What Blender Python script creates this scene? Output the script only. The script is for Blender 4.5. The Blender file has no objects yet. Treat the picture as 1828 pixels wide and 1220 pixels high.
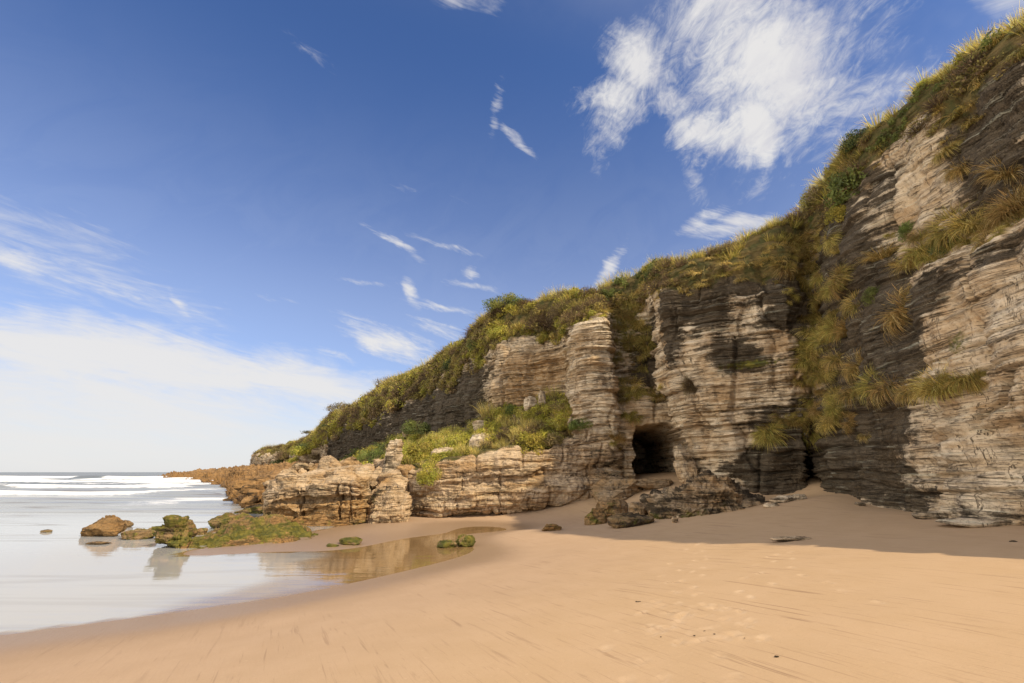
import bpy, bmesh, math
import numpy as np
from mathutils import Vector, Matrix
from mathutils.bvhtree import BVHTree

Q = 1.0                      # mesh density
rng = np.random.default_rng(7)
C = bpy.context.scene.collection
S = bpy.context.scene

# ------------------------------------------------------------------ camera model (used to turn measured directions into places)
F = 850.0
PITCH = math.atan(233.0 / F)
CP, SP = math.cos(PITCH), math.sin(PITCH)
EYE = np.array([0.0, 0.0, 2.2])

def ray(px, py):
    u = (px - 914.0) / F; v = (610.0 - py) / F
    return np.array([u, CP - v * SP, SP + v * CP])

def W(px, py, t):
    return EYE + t * ray(px, py)

def proj(P):
    d = P - EYE
    f = d[:, 1] * CP + d[:, 2] * SP
    f = np.where(np.abs(f) < 1e-6, 1e-6, f)
    return 914 + F * d[:, 0] / f, 610 - F * (-d[:, 1] * SP + d[:, 2] * CP) / f, f

# ------------------------------------------------------------------ noise
_pr = np.random.default_rng(11)
PERM = _pr.permutation(256).astype(np.int32); PERM = np.concatenate([PERM, PERM])
_g = _pr.normal(size=(256, 3)); GRAD = (_g / np.linalg.norm(_g, axis=1)[:, None]).astype(np.float32)

def perlin(p):
    p = np.asarray(p, dtype=np.float32)
    i = np.floor(p).astype(np.int32); f = p - i
    i &= 255
    w = f * f * f * (f * (f * 6 - 15) + 10)
    out = np.zeros(len(p), np.float32)
    for dx in (0, 1):
        hx = PERM[(i[:, 0] + dx) & 255]; wx = w[:, 0] if dx else 1 - w[:, 0]
        for dy in (0, 1):
            hy = PERM[(hx + i[:, 1] + dy) & 255]; wy = w[:, 1] if dy else 1 - w[:, 1]
            for dz in (0, 1):
                h = PERM[(hy + i[:, 2] + dz) & 255]; wz = w[:, 2] if dz else 1 - w[:, 2]
                g = GRAD[h]
                out += wx * wy * wz * (g[:, 0] * (f[:, 0] - dx) + g[:, 1] * (f[:, 1] - dy) + g[:, 2] * (f[:, 2] - dz))
    return out * 1.5

def fbm(p, o=4, gain=0.5):
    s = 0; a = 1.0; q = np.array(p, dtype=np.float32); n = 0
    for k in range(o):
        s = s + a * perlin(q + k * 17.3); n += a; a *= gain; q = q * 2.03
    return s / n

def ridged(p, o=4):
    s = 0; a = 1.0; q = np.array(p, dtype=np.float32); n = 0
    for k in range(o):
        s = s + a * (1 - np.abs(perlin(q + k * 9.7)) * 2); n += a; a *= 0.55; q = q * 2.1
    return s / n

def h2(i, j, s=0):
    return PERM[(PERM[(PERM[(i + s * 31) & 255] + j) & 255] + s) & 255] / 255.0

def sst(a, b, x):
    t = np.clip((x - a) / (b - a), 0, 1); return t * t * (3 - 2 * t)

def strata(P, amp=1.0, big=0.85, seed=0, dip=(0, 0), rough=1.0, joint=1.0, wav=1.0):
    """bedded rock: beds and joints of several sizes, each block standing out by its own amount"""
    zz = P[:, 2] + dip[0] * P[:, 0] + dip[1] * P[:, 1] + wav * (0.55 * perlin(P * 0.13 + 3) + 0.16 * perlin(P * 0.55)) + rough * (0.05 * perlin(P * 1.7) + 0.02 * perlin(P * 4.1))
    mod = .45 + 1.0 * sst(-.35, .3, perlin(P * .33 + 51)); mod2 = .15 + 1.25 * sst(-.25, .3, perlin(P * .47 + 71))
    wob = P + 0.35 * np.stack([perlin(P * 0.8 + 7), perlin(P * 0.8 + 19), 0 * P[:, 0]], 1)
    d = np.zeros(len(P))
    for lv, (T, L, A) in enumerate(((big, 2.6 * joint, 0.27), (big * .36, 0.95 * joint, 0.13), (big * .13, 0.38 * joint, 0.075), (big * 4.3, 2.1, 0.42))):
        b = zz / T; b = b + 0.35 * np.sin(b * 2.1 + seed) + 0.2 * np.sin(b * 5.3)
        i = np.floor(b).astype(np.int32); f = b - i
        off = h2(i, i * 0 + 5, seed + lv) * 9
        jx = wob[:, 0] / L + off; jy = wob[:, 1] / L - off
        a = np.floor(jx).astype(np.int32); c = np.floor(jy).astype(np.int32)
        pr = 0.65 * h2(i, a + 13 * c, seed + lv) + 0.35 * h2(i, i * 0, seed + lv + 3)
        e = sst(0, .16, f) * sst(1, .80, f)
        fx = jx - a; fy = jy - c
        ej = np.minimum(sst(0, .06, fx) * sst(1, .94, fx), sst(0, .06, fy) * sst(1, .94, fy))
        d += A * (mod if lv == 0 else 1.0 if lv == 3 else mod2) * ((pr - 0.5) + (.12 if lv == 3 else .42) * (e - 1) + (.35 if lv == 3 else .22) * (ej - 1))
    st = P * np.array([1.1, 1.1, 3.2])
    d += 0.12 * fbm(st * 1.3 + seed, 4) + rough * (0.14 * (ridged(P * 0.9 + seed, 4) - .6) + 0.07 * (ridged(P * 3.0 + seed, 3) - .6)) + 0.018 * fbm(P * np.array([9, 9, 22]), 3)
    return amp * d

# ------------------------------------------------------------------ mesh helpers
def mesh_from(name, V, Fq, mat=None, attrs=None, smooth=True, parent=None):
    me = bpy.data.meshes.new(name)
    V = np.asarray(V, dtype=np.float32); Fq = np.asarray(Fq, dtype=np.int32)
    k = Fq.shape[1]
    me.vertices.add(len(V)); me.vertices.foreach_set('co', V.ravel())
    me.loops.add(Fq.size); me.loops.foreach_set('vertex_index', Fq.ravel())
    me.polygons.add(len(Fq)); me.polygons.foreach_set('loop_start', np.arange(0, Fq.size, k, dtype=np.int32))
    me.polygons.foreach_set('loop_total', np.full(len(Fq), k, np.int32))
    if smooth: me.polygons.foreach_set('use_smooth', np.ones(len(Fq), bool))
    me.update(calc_edges=True)
    for n, a in (attrs or {}).items():
        a = np.asarray(a, dtype=np.float32)
        if a.ndim == 1:
            at = me.attributes.new(n, 'FLOAT', 'POINT'); at.data.foreach_set('value', a)
        else:
            if a.shape[1] == 3: a = np.concatenate([a, np.ones((len(a), 1), np.float32)], 1)
            at = me.attributes.new(n, 'FLOAT_COLOR', 'POINT'); at.data.foreach_set('color', a.ravel())
    if mat: me.materials.append(mat)
    o = bpy.data.objects.new(name, me); C.objects.link(o)
    if parent: o.parent = parent
    return o

def tag(o, label=None, cat=None, group=None, kind=None):
    if label: o['label'] = label
    if cat: o['category'] = cat
    if group: o['group'] = group
    if kind: o['kind'] = kind
    return o

def grid_faces(nr, nc):
    i = np.arange(nr - 1)[:, None] * nc + np.arange(nc - 1)[None, :]
    return np.stack([i, i + 1, i + nc + 1, i + nc], -1).reshape(-1, 4)

def pchip(xs, Y, xq):
    xs = np.asarray(xs, float); h = np.diff(xs); Y = np.asarray(Y, float)
    hs = h.reshape((-1,) + (1,) * (Y.ndim - 1)); dl = np.diff(Y, axis=0) / hs
    m = np.zeros_like(Y); m[0] = dl[0]; m[-1] = dl[-1]
    w1 = 2 * hs[1:] + hs[:-1]; w2 = hs[1:] + 2 * hs[:-1]
    with np.errstate(divide='ignore', invalid='ignore'):
        hm = (w1 + w2) / (w1 / dl[:-1] + w2 / dl[1:])
    m[1:-1] = np.where(dl[:-1] * dl[1:] > 0, np.nan_to_num(hm), 0)
    k = np.clip(np.searchsorted(xs, xq, side='right') - 1, 0, len(xs) - 2)
    s = ((xq - xs[k]) / h[k]).reshape((-1,) + (1,) * (Y.ndim - 1)); H = h[k].reshape(s.shape)
    return ((1 + 2 * s) * (1 - s) ** 2) * Y[k] + s * (1 - s) ** 2 * H * m[k] + s * s * (3 - 2 * s) * Y[k + 1] + s * s * (s - 1) * H * m[k + 1]

def densify(ctrl, ncols, nrows):
    """ctrl[col][row] of 3-D points; ncols/nrows = subdivisions of every span"""
    ctrl = np.asarray(ctrl, float)                       # (c, r, 3)
    cq = np.concatenate([k + np.arange(n) / n for k, n in enumerate(ncols)] + [[len(ncols)]])
    rq = np.concatenate([k + np.arange(n) / n for k, n in enumerate(nrows)] + [[len(nrows)]])
    a = pchip(np.arange(ctrl.shape[0]), ctrl, cq)
    a = a.transpose(1, 0, 2)
    a = pchip(np.arange(ctrl.shape[1]), a, rq)           # (R, Cc, 3)
    return a, rq, cq

def grid_normals(G):
    du = np.gradient(G, axis=1); dv = np.gradient(G, axis=0)
    n = np.cross(du, dv); n /= np.linalg.norm(n, axis=2)[..., None] + 1e-9
    return n

SURF_V, SURF_F, _off = [], [], [0]
def register(G, step=4):
    r = np.unique(np.append(np.arange(0, G.shape[0], step), G.shape[0] - 1)); c = np.unique(np.append(np.arange(0, G.shape[1], step), G.shape[1] - 1))
    g = G[r][:, c]
    SURF_V.append(g.reshape(-1, 3)); SURF_F.append(grid_faces(len(r), len(c)) + _off[0]); _off[0] += len(r) * len(c)

# ------------------------------------------------------------------ materials
class NT:
    def __init__(s, name):
        s.m = bpy.data.materials.new(name); s.m.use_nodes = True; s.t = s.m.node_tree; s.t.nodes.clear()
        s.out = s.n('ShaderNodeOutputMaterial')
    def n(s, ty, **kw):
        x = s.t.nodes.new(ty)
        for k, v in kw.items(): setattr(x, k, v)
        return x
    def l(s, a, b): s.t.links.new(a, b)
    def val(s, sock, v):
        if hasattr(v, 'is_linked') or isinstance(v, bpy.types.NodeSocket): s.l(v, sock)
        else: sock.default_value = v
    def math(s, op, a, b=0.0, clamp=False):
        x = s.n('ShaderNodeMath', operation=op, use_clamp=clamp); s.val(x.inputs[0], a); s.val(x.inputs[1], b); return x.outputs[0]
    def mix(s, f, a, b, blend='MIX'):
        x = s.n('ShaderNodeMix', data_type='RGBA', blend_type=blend); s.val(x.inputs[0], f)
        for i, v in ((6, a), (7, b)):
            if isinstance(v, tuple): x.inputs[i].default_value = (*v, 1)[:4]
            else: s.l(v, x.inputs[i])
        return x.outputs[2]
    def noise(s, vec, scale, detail=4, rough=0.55, dist=0.0):
        x = s.n('ShaderNodeTexNoise'); s.l(vec, x.inputs['Vector']); x.inputs['Scale'].default_value = scale
        x.inputs['Detail'].default_value = detail; x.inputs['Roughness'].default_value = rough; x.inputs['Distortion'].default_value = dist
        return x.outputs['Fac']
    def map(s, vec, sc=(1, 1, 1), rot=(0, 0, 0), loc=(0, 0, 0)):
        x = s.n('ShaderNodeMapping'); s.l(vec, x.inputs[0]); x.inputs['Scale'].default_value = sc; x.inputs['Rotation'].default_value = rot; x.inputs['Location'].default_value = loc
        return x.outputs[0]
    def ramp(s, f, a, b, lo=0.0, hi=1.0):
        x = s.n('ShaderNodeMapRange', interpolation_type='SMOOTHSTEP'); s.val(x.inputs[0], f)
        for i, v in enumerate((a, b, lo, hi)): x.inputs[i + 1].default_value = v
        return x.outputs[0]
    def attr(s, name): return s.n('ShaderNodeAttribute', attribute_name=name)
    def bump(s, h, strength, dist, prev=None):
        x = s.n('ShaderNodeBump'); x.inputs['Strength'].default_value = strength; x.inputs['Distance'].default_value = dist
        s.l(h, x.inputs['Height'])
        if prev is not None: s.l(prev, x.inputs['Normal'])
        return x.outputs[0]
    def bsdf(s, col, rough=0.9, spec=0.3, normal=None):
        x = s.n('ShaderNodeBsdfPrincipled')
        s.l(col, x.inputs['Base Color']) if not isinstance(col, tuple) else setattr(x.inputs['Base Color'], 'default_value', (*col, 1))
        s.val(x.inputs['Roughness'], rough); x.inputs['Specular IOR Level'].default_value = spec
        if normal is not None: s.l(normal, x.inputs['Normal'])
        return x

def rock_material(name, pale=(.62, .50, .345), tan=(.46, .33, .19), dark=(.036, .027, .017), ochre=(.34, .185, .06), moss=(.075, .085, .018), fine=1.0, dark_bias=0.0, band=1.0):
    """mask attribute: R dark lichen, G moss, B ochre, soil attribute: earth under plants"""
    t = NT(name); g = t.n('ShaderNodeNewGeometry'); P = g.outputs['Position']
    mk = t.attr('mask'); sep = t.n('ShaderNodeSeparateColor'); t.l(mk.outputs['Color'], sep.inputs[0])
    soil = t.attr('soil').outputs['Fac']
    st = t.map(P, (.55, .55, 4.2)); st2 = t.map(P, (.55, .55, 11.0))
    n1 = t.noise(st, 1.0, 5, .6, .4); n2 = t.noise(st2, 1.0, 5, .65, .3); n3 = t.noise(P, .7, 5, .6); n4 = t.noise(P, 7.0 * fine, 6, .65); n5 = t.noise(P, 38.0 * fine, 3, .6)
    drip = t.noise(t.map(P, (2.6, 2.6, .28)), 1.0, 4, .6)
    col = t.mix(t.ramp(n1, .42, .70), pale, tan)
    col = t.mix(t.math('MULTIPLY', t.ramp(n3, .45, .68), .6), col, ochre)
    col = t.mix(t.ramp(sep.outputs[2], .05, 1.0), col, t.mix(t.ramp(n4, .3, .7), ochre, tan))
    # dark lichen: painted places broken up by bedding, drips and grain
    n6 = t.noise(t.map(P, (1, 1, 1.7)), 1.9, 7, .62, .3)
    brk = t.math('ADD', t.math('ADD', t.math('MULTIPLY', n2, .40), t.math('MULTIPLY', n6, .52)), t.math('ADD', t.math('MULTIPLY', n4, .28), t.math('MULTIPLY', drip, .26)))
    dm = t.math('ADD', t.math('MULTIPLY', sep.outputs[0], .55), t.math('ADD', brk, t.math('MULTIPLY', t.math('SUBTRACT', n1, .5), .75)))
    dmask = t.ramp(dm, .95 - dark_bias, 1.12 - dark_bias)
    darkc = t.mix(t.ramp(n5, .35, .7), dark, tuple(c * 2.6 for c in dark))
    col = t.mix(t.math('MULTIPLY', dmask, .93), col, darkc)
    # thin dark and pale bedding lines
    col = t.mix(t.math('MULTIPLY', t.ramp(n2, .56, .66), .45 * band), col, tuple(c * 1.5 for c in dark))
    col = t.mix(t.math('MULTIPLY', t.ramp(n2, .42, .32), .35 * band), col, tuple(min(.55, c * 1.22) for c in pale))
    # crevices along the bedding and a few across it
    def thin(vec, sc, w):
        n = t.noise(vec, sc, 5, .6, .5); return t.ramp(t.math('ABSOLUTE', t.math('SUBTRACT', n, .5)), w, 0.0)
    patchy = t.ramp(t.noise(P, .8, 3), .38, .62)
    cr = t.math('MULTIPLY', thin(t.map(P, (.22, .22, 5.0)), 1.0, .020), patchy)
    cr2 = t.math('MULTIPLY', thin(t.map(P, (.45, .45, 11.0), loc=(3, 4, 5)), 1.0 * fine, .026), t.ramp(n6, .42, .6))
    cr3 = t.math('MULTIPLY', thin(t.map(P, (1.1, 1.1, .16), loc=(9, 1, 2)), 1.0, .006), t.ramp(n6, .6, .45))
    crack = t.math('MAXIMUM', t.math('MAXIMUM', cr, cr2), cr3)
    pit = t.ramp(t.noise(t.map(P, (1, 1, 1.6)), 15.0 * fine, 3, .6), .60, .70)
    col = t.mix(t.math('MULTIPLY', crack, .80), col, tuple(c * .8 for c in dark))
    col = t.mix(t.math('MULTIPLY', pit, .5), col, darkc)
    mm = t.ramp(t.math('ADD', sep.outputs[1], t.math('MULTIPLY', t.math('SUBTRACT', n4, .5), 1.1)), .38, .72)
    mossc = t.mix(t.ramp(t.noise(P, 4.0, 4), .35, .65), moss, (moss[0] * 2.6, moss[1] * 2.0, moss[2] * 1.6))
    col = t.mix(t.math('MULTIPLY', mm, .9), col, mossc)
    sm = t.ramp(t.math('ADD', soil, t.math('MULTIPLY', t.math('SUBTRACT', n4, .5), .9)), .4, .7)
    soilc = t.mix(t.ramp(t.noise(P, 2.3, 4), .35, .65), (.075, .072, .024), (.17, .12, .045))
    col = t.mix(sm, col, soilc)
    col = t.mix(.55, col, t.mix(n5, (.35, .35, .35), (1.5, 1.5, 1.5)), 'MULTIPLY')
    b = t.bump(n2, .5, .09 / fine); b = t.bump(t.math('SUBTRACT', 1.0, t.math('MAXIMUM', crack, pit)), .8, .05 / fine, b); b = t.bump(n4, .55, .06 / fine, b); b = t.bump(n5, .5, .014 / fine, b)
    t.l(t.bsdf(col, .92, .18, b).outputs[0], t.out.inputs[0])
    return t.m

def leaf_material():
    t = NT('foliage'); a = t.attr('tint').outputs['Color']; oi = t.n('ShaderNodeObjectInfo')
    hs = t.n('ShaderNodeHueSaturation'); t.l(a, hs.inputs['Color'])
    t.l(t.ramp(oi.outputs['Random'], 0, 1, .8, 1.2), hs.inputs['Value']); t.l(t.ramp(oi.outputs['Random'], 0, 1, .488, .512), hs.inputs['Hue'])
    p = t.bsdf(hs.outputs[0], .6, .25)
    tr = t.n('ShaderNodeBsdfTranslucent'); t.l(hs.outputs[0], tr.inputs[0])
    mx = t.n('ShaderNodeMixShader'); mx.inputs[0].default_value = .42
    t.l(p.outputs[0], mx.inputs[1]); t.l(tr.outputs[0], mx.inputs[2]); t.l(mx.outputs[0], t.out.inputs[0])
    return t.m

def sand_material():
    t = NT('beach_sand'); g = t.n('ShaderNodeNewGeometry'); P = g.outputs['Position']
    wet = t.attr('wet').outputs['Fac']; pale = t.attr('pale').outputs['Fac']
    # backwash lines run seawards
    st = t.map(t.map(P, (1, 1, 1), (0, 0, math.radians(-24.5))), (15.0, .75, 1))
    s1 = t.noise(st, 1.0, 4, .6, .5); s2 = t.noise(t.map(st, (2.7, 2.2, 1), loc=(3, 1, 0)), 1.0, 3, .6, .3)
    patch = t.noise(P, .55, 3, .5); fine = t.noise(P, 160, 3, .7); mid = t.noise(P, 1.7, 4, .55)
    col = t.mix(t.ramp(mid, .3, .7), (.465, .312, .175), (.485, .328, .190))
    line = t.math('MULTIPLY', t.ramp(s1, .57, .68), t.ramp(patch, .38, .60))
    line2 = t.math('MULTIPLY', t.ramp(s2, .57, .68), t.ramp(patch, .58, .42))
    col = t.mix(t.math('MULTIPLY', line, .55), col, (.27, .165, .09))
    col = t.mix(t.math('MULTIPLY', line2, .4), col, (.27, .165, .09))
    col = t.mix(t.math('MULTIPLY', pale, .55), col, (.66, .50, .34))
    col = t.mix(t.math('MULTIPLY', t.attr('damp').outputs['Fac'], .75), col, t.mix(t.ramp(mid, .3, .7), (.39, .262, .165), (.42, .285, .182)))
    col = t.mix(t.math('MULTIPLY', line, .30), col, (.25, .155, .09))
    col = t.mix(t.math('MULTIPLY', wet, .8), col, (.25, .165, .10))
    col = t.mix(.25, col, t.mix(fine, (.45, .45, .45), (1.45, 1.45, 1.45)), 'MULTIPLY')
    rip = t.noise(t.map(t.map(P, (1, 1, 1), (0, 0, math.radians(60))), (2.0, 13, 1)), 1.0, 3, .55, .4)
    gr = t.noise(P, 55, 4, .7)
    col = t.mix(t.math('MULTIPLY', t.ramp(gr, .56, .72), .30), col, (.30, .19, .10))
    gm = t.noise(P, 21, 4, .65); col = t.mix(t.math('MULTIPLY', t.ramp(gm, .62, .72), .28), col, (.33, .21, .115)); col = t.mix(t.math('MULTIPLY', t.ramp(gm, .38, .28), .25), col, (.60, .44, .28))
    b = t.bump(s1, .18, .02); b = t.bump(gm, .2, .015, b); b = t.bump(rip, .16, .02, b); b = t.bump(gr, .22, .008, b); b = t.bump(fine, .25, .004, b)
    r = t.ramp(wet, .35, 1.0, .85, .38)
    p = t.bsdf(col, r, .22, b)
    t.l(p.outputs[0], t.out.inputs[0]); return t.m

def water_material():
    t = NT('sea_water'); g = t.n('ShaderNodeNewGeometry'); P = g.outputs['Position']
    foam = t.attr('foam').outputs['Fac']; dep = t.attr('depth').outputs['Fac']; far = t.attr('far').outputs['Fac']
    st = t.map(P, (.35, 2.2, 1)); n1 = t.noise(st, 1.0, 4, .55, .4); n2 = t.noise(t.map(P, (1.2, 9, 1)), 1.0, 3, .5, .2)
    big = t.noise(t.map(P, (.02, .12, 1)), 1.0, 4, .6)
    col = t.mix(t.ramp(dep, .045, .17), (.23, .14, .060), (.38, .365, .34))
    col = t.mix(t.ramp(dep, .17, .6), col, (.46, .47, .46))
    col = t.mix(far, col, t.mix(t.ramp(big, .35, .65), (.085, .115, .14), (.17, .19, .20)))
    fm = t.ramp(t.math('ADD', foam, t.math('ADD', t.math('MULTIPLY', t.math('SUBTRACT', t.noise(t.map(P, (.5, 1.5, 2)), 1.6, 5, .65), .5), .9), t.math('MULTIPLY', t.math('SUBTRACT', t.noise(t.map(P, (.07, .45, 1)), 1.0, 4, .6), .5), 1.3))), .35, .75)
    col = t.mix(fm, col, (.74, .74, .73))
    ln = t.ramp(t.math('ABSOLUTE', t.math('SUBTRACT', t.noise(t.map(P, (.045, .62, 1), (0, 0, .06)), 1.0, 4, .55, .3), .5)), .045, .0)
    ln = t.math('MULTIPLY', t.math('MULTIPLY', ln, t.ramp(t.noise(t.map(P, (.06, .25, 1), loc=(4, 2, 0)), 1.0, 3), .42, .58)), t.ramp(dep, .05, .14))
    ln = t.math('MULTIPLY', ln, t.ramp(t.math('ADD', foam, 0.0), .5, .1))
    sp = t.n('ShaderNodeSeparateXYZ'); t.l(P, sp.inputs[0]); ln = t.math('MULTIPLY', ln, t.ramp(sp.outputs[1], 6, 24, .25, 1.0))
    col = t.mix(t.math('MULTIPLY', ln, .75), col, (.17, .15, .14))
    b = t.bump(n1, .12, .05); b = t.bump(n2, .10, .012, b)
    r = t.math('ADD', t.math('ADD', .03, t.math('MULTIPLY', far, .19)), t.math('MULTIPLY', fm, .5))
    d = t.n('ShaderNodeBsdfDiffuse'); t.l(col, d.inputs[0])
    gl = t.n('ShaderNodeBsdfGlossy'); gl.inputs[0].default_value = (1, 1, 1, 1); t.l(r, gl.inputs['Roughness']); t.l(b, gl.inputs['Normal'])
    fr = t.n('ShaderNodeFresnel'); fr.inputs['IOR'].default_value = 2.7
    k = t.math('MULTIPLY', t.math('MULTIPLY', fr.outputs[0], t.ramp(dep, 0.0, .03, .7, 1.0)), t.math('MULTIPLY', t.ramp(fm, 0, 1, 1.0, .25), t.ramp(far, 0, .85, 1.0, .30)), True)
    k = t.math('MULTIPLY', k, t.ramp(ln, 0, 1, 1, .55))
    mx = t.n('ShaderNodeMixShader'); t.l(k, mx.inputs[0]); t.l(d.outputs[0], mx.inputs[1]); t.l(gl.outputs[0], mx.inputs[2])
    t.l(mx.outputs[0], t.out.inputs[0]); return t.m

M_CLIFF = rock_material('bedded_cliff_rock')
M_ROCK = rock_material('shore_rock', pale=(.56, .42, .27), tan=(.40, .265, .135), fine=1.5, dark_bias=.02)
M_ORANGE = rock_material('rusty_shore_rock', pale=(.36, .215, .095), tan=(.24, .13, .05), fine=1.4, dark_bias=.0)
M_MOSSY = rock_material('mossy_shore_rock', pale=(.25, .17, .085), tan=(.17, .10, .045), moss=(.07, .078, .016), fine=1.8, band=.5)
M_BOULDER = rock_material('brown_boulder_rock', pale=(.38, .285, .18), tan=(.24, .165, .09), fine=1.6, band=.4)
M_LEAF = leaf_material()
M_SAND = sand_material()
M_WATER = water_material()

# ------------------------------------------------------------------ beach height field
ctrl = []
for px, py in ((-350, 1180), (0, 1135), (300, 1095), (500, 1066), (700, 1025), (850, 980), (905, 948)):
    ctrl.append(W(px, py, 2.2 / -ray(px, py)[2]))
def addz(px, py, z): ctrl.append(W(px, py, (2.2 - z) / -ray(px, py)[2]))
for a in ((640, 958, .05), (560, 982, .02), (730, 940, .09), (810, 938, .03), (880, 928, .12), (980, 926, .25), (1060, 918, .45), (1280, 935, .78), (1150, 945, .5), (1430, 890, 1.25), (1490, 884, 1.5), (1560, 905, 1.2),
          (1640, 915, 1.2), (1828, 940, 1.2), (1400, 962, .8), (1700, 975, 1.05), (950, 945, .25), (1828, 1100, .95), (440, 985, .012), (330, 990, .006)): addz(*a)
for p in ((0, 0, .75), (0, -10, .85), (9, 0, 1.1), (9, -10, 1.1), (-9, 0, .12), (-20, -10, .05), (-24, 4, -.25), (-15, 15, -.3), (-9, 11, -.12), (-6, 14, -.07), (-3.5, 14, -.05), (-2.4, 17, -.035), (-12, 22, -.35), (-30, 30, -1.0), (-40, 10, -.9),
          (7.2, 25, 2.0), (6.6, 22, 1.55), (7.6, 30, 2.05), (8.4, 21.5, 1.65), (11.4, 18.9, 1.75), (16, 18, 1.9), (15, 5, 1.3), (3, 27, 1.5), (-3, 28, .6), (-12, 30, .2), (12, 32, 2.2), (-20, 45, -.6)):
    ctrl.append(np.array(p))
ctrl = np.array(ctrl, float)
def _tps(r2): return np.where(r2 > 1e-9, .5 * r2 * np.log(r2 + 1e-12), 0)
_n = len(ctrl); _K = _tps(((ctrl[:, None, :2] - ctrl[None, :, :2]) ** 2).sum(-1)) + np.eye(_n) * .6
_Pm = np.c_[np.ones(_n), ctrl[:, :2]]
_A = np.block([[_K, _Pm], [_Pm.T, np.zeros((3, 3))]])
_w = np.linalg.solve(_A, np.r_[ctrl[:, 2], 0, 0, 0])
def sand_z(xy):
    xy = np.asarray(xy, float); out = np.zeros(len(xy))
    for k in range(0, len(xy), 40000):
        q = xy[k:k + 40000]
        out[k:k + 40000] = _tps(((q[:, None, :] - ctrl[None, :, :2]) ** 2).sum(-1)) @ _w[:_n] + _w[_n] + q @ _w[_n + 1:]
    return np.clip(out, -1.2, 2.25)

def ground(px, py):
    r = ray(px, py); ts = np.linspace(3, 60, 900); P = EYE + ts[:, None] * r
    s = np.maximum(sand_z(P[:, :2]), 0); b = np.nonzero(P[:, 2] < s)[0]
    k = b[0] if len(b) else -1
    return P[k], ts[k]

def axis(parts):
    return np.unique(np.concatenate([np.arange(a, b, s) for a, b, s in parts]).round(4))
xs = axis(((-90, -30, 3), (-30, -9, .6), (-9, -5, .12), (-5, 9, .045 / Q), (9, 14, .12), (14, 22, 1.0)))
ys = axis(((-20, 2, .8), (2, 3, .1), (3, 13, .045 / Q), (13, 24, .09), (24, 33, .3), (33, 90, 2.0)))
X, Y = np.meshgrid(xs, ys); xy = np.c_[X.ravel(), Y.ravel()]
Z = sand_z(xy)
Z = Z + .022 * fbm(np.c_[xy * .5, xy[:, 0] * 0], 3) * sst(-.02, .25, Z)
pale = np.zeros(len(Z))
prints = []
def track(pts, step, jit):
    pts = np.array(pts, float); side = 1
    for a, b in zip(pts[:-1], pts[1:]):
        L = np.linalg.norm(b - a); d = (b - a) / L
        for k in np.arange(0, L, step):
            side = -side; p = a + d * k + np.array([-d[1], d[0]]) * side * .10 + rng.normal(0, jit, 2)
            prints.append((p, math.atan2(d[1], d[0]) + rng.normal(0, .2)))
def gxy(px, py): return ground(px, py)[0][:2]
track([gxy(1160, 1215), gxy(1210, 1130), gxy(1230, 1060), gxy(1260, 1000), gxy(1235, 975)], .42, .07)
track([gxy(1310, 1215), gxy(1330, 1110), gxy(1340, 1060), gxy(1390, 985)], .5, .10)
track([gxy(1090, 1210), gxy(1150, 1120), gxy(1190, 1040), gxy(1215, 1000)], .6, .09)
track([gxy(1560, 1075), gxy(1440, 1020), gxy(1380, 985)], .6, .12)
for k in range(30):
    prints.append((gxy(rng.uniform(1150, 1340), rng.uniform(1080, 1150)), rng.uniform(0, 6)))
for p, a in prints:
    m = (np.abs(xy[:, 0] - p[0]) < .3) & (np.abs(xy[:, 1] - p[1]) < .3)
    if not m.any(): continue
    d = xy[m] - p; c, s = math.cos(a), math.sin(a)
    u = (d[:, 0] * c + d[:, 1] * s) / .075; v = (-d[:, 0] * s + d[:, 1] * c) / .034
    r = np.sqrt(u * u + v * v)
    k = rng.uniform(.3, .9)
    Z[m] += k * (-.020 * np.exp(-r ** 4) + .008 * np.exp(-((r - 1.5) / .4) ** 2))
    pale[m] = np.maximum(pale[m], k * np.exp(-((r - 1.1) / .5) ** 2) * (.25 + .55 * (perlin(np.c_[xy[m] * 9, 0 * r]) > -.05)))
damp = sst(.66, .14, Z + .05 * perlin(np.c_[xy * .25, 0 * Z]))
wet = np.clip(sst(.17, .03, Z + .03 * perlin(np.c_[xy * .35, 0 * Z])), 0, 1)
beach = mesh_from('beach', np.c_[xy, Z], grid_faces(len(ys), len(xs)), M_SAND, {'wet': wet, 'pale': pale, 'damp': damp})
tag(beach, kind='structure')

# ------------------------------------------------------------------ sea
xs = axis(((-6000, -400, 400), (-400, -200, 8), (-200, -60, 1.2), (-60, -20, .5), (-20, 4, .25), (4, 12, 2)))
ys = axis(((-20, 6, 1), (6, 24, .3), (24, 44, .14), (44, 190, .3), (190, 400, 4), (400, 1500, 60), (1500, 7000, 500)))
X, Y = np.meshgrid(xs, ys); x = X.ravel(); y = Y.ravel(); z = np.zeros(len(x)); foam = np.zeros(len(x))
zero = np.zeros(len(x))
def breaker(y0, x0, x1, A, w, sway, seed, fo=1.0, back=6.0):
    global z, foam
    yc = y0 + sway * perlin(np.c_[x * .018, zero + seed, zero]) * 2 + .5 * perlin(np.c_[x * .11, zero + seed + 5, zero])
    end = sst(x0 - 5, x0 + 5, x) * sst(x1 + 4, x1 - 4, x)
    am = 1.35 * A * end * (.75 + .6 * perlin(np.c_[x * .06, zero + seed + 9, zero]))
    d = y - yc
    z += am * np.where(d < 0, np.exp(-(d / (w * .55)) ** 2), np.exp(-(d / (w * 1.6)) ** 2))
    br = sst(-.25, .15, perlin(np.c_[x * .045, zero + seed + 21, zero]) + .12) * end
    foam = np.maximum(foam, fo * br * np.where(d < 0, np.exp(-(d / (w * 1.0)) ** 2), np.exp(-(d / back) ** 2)))
breaker(50, -120, -28, .42, 1.3, 2.0, 1, 1.0, 1.8)
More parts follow.
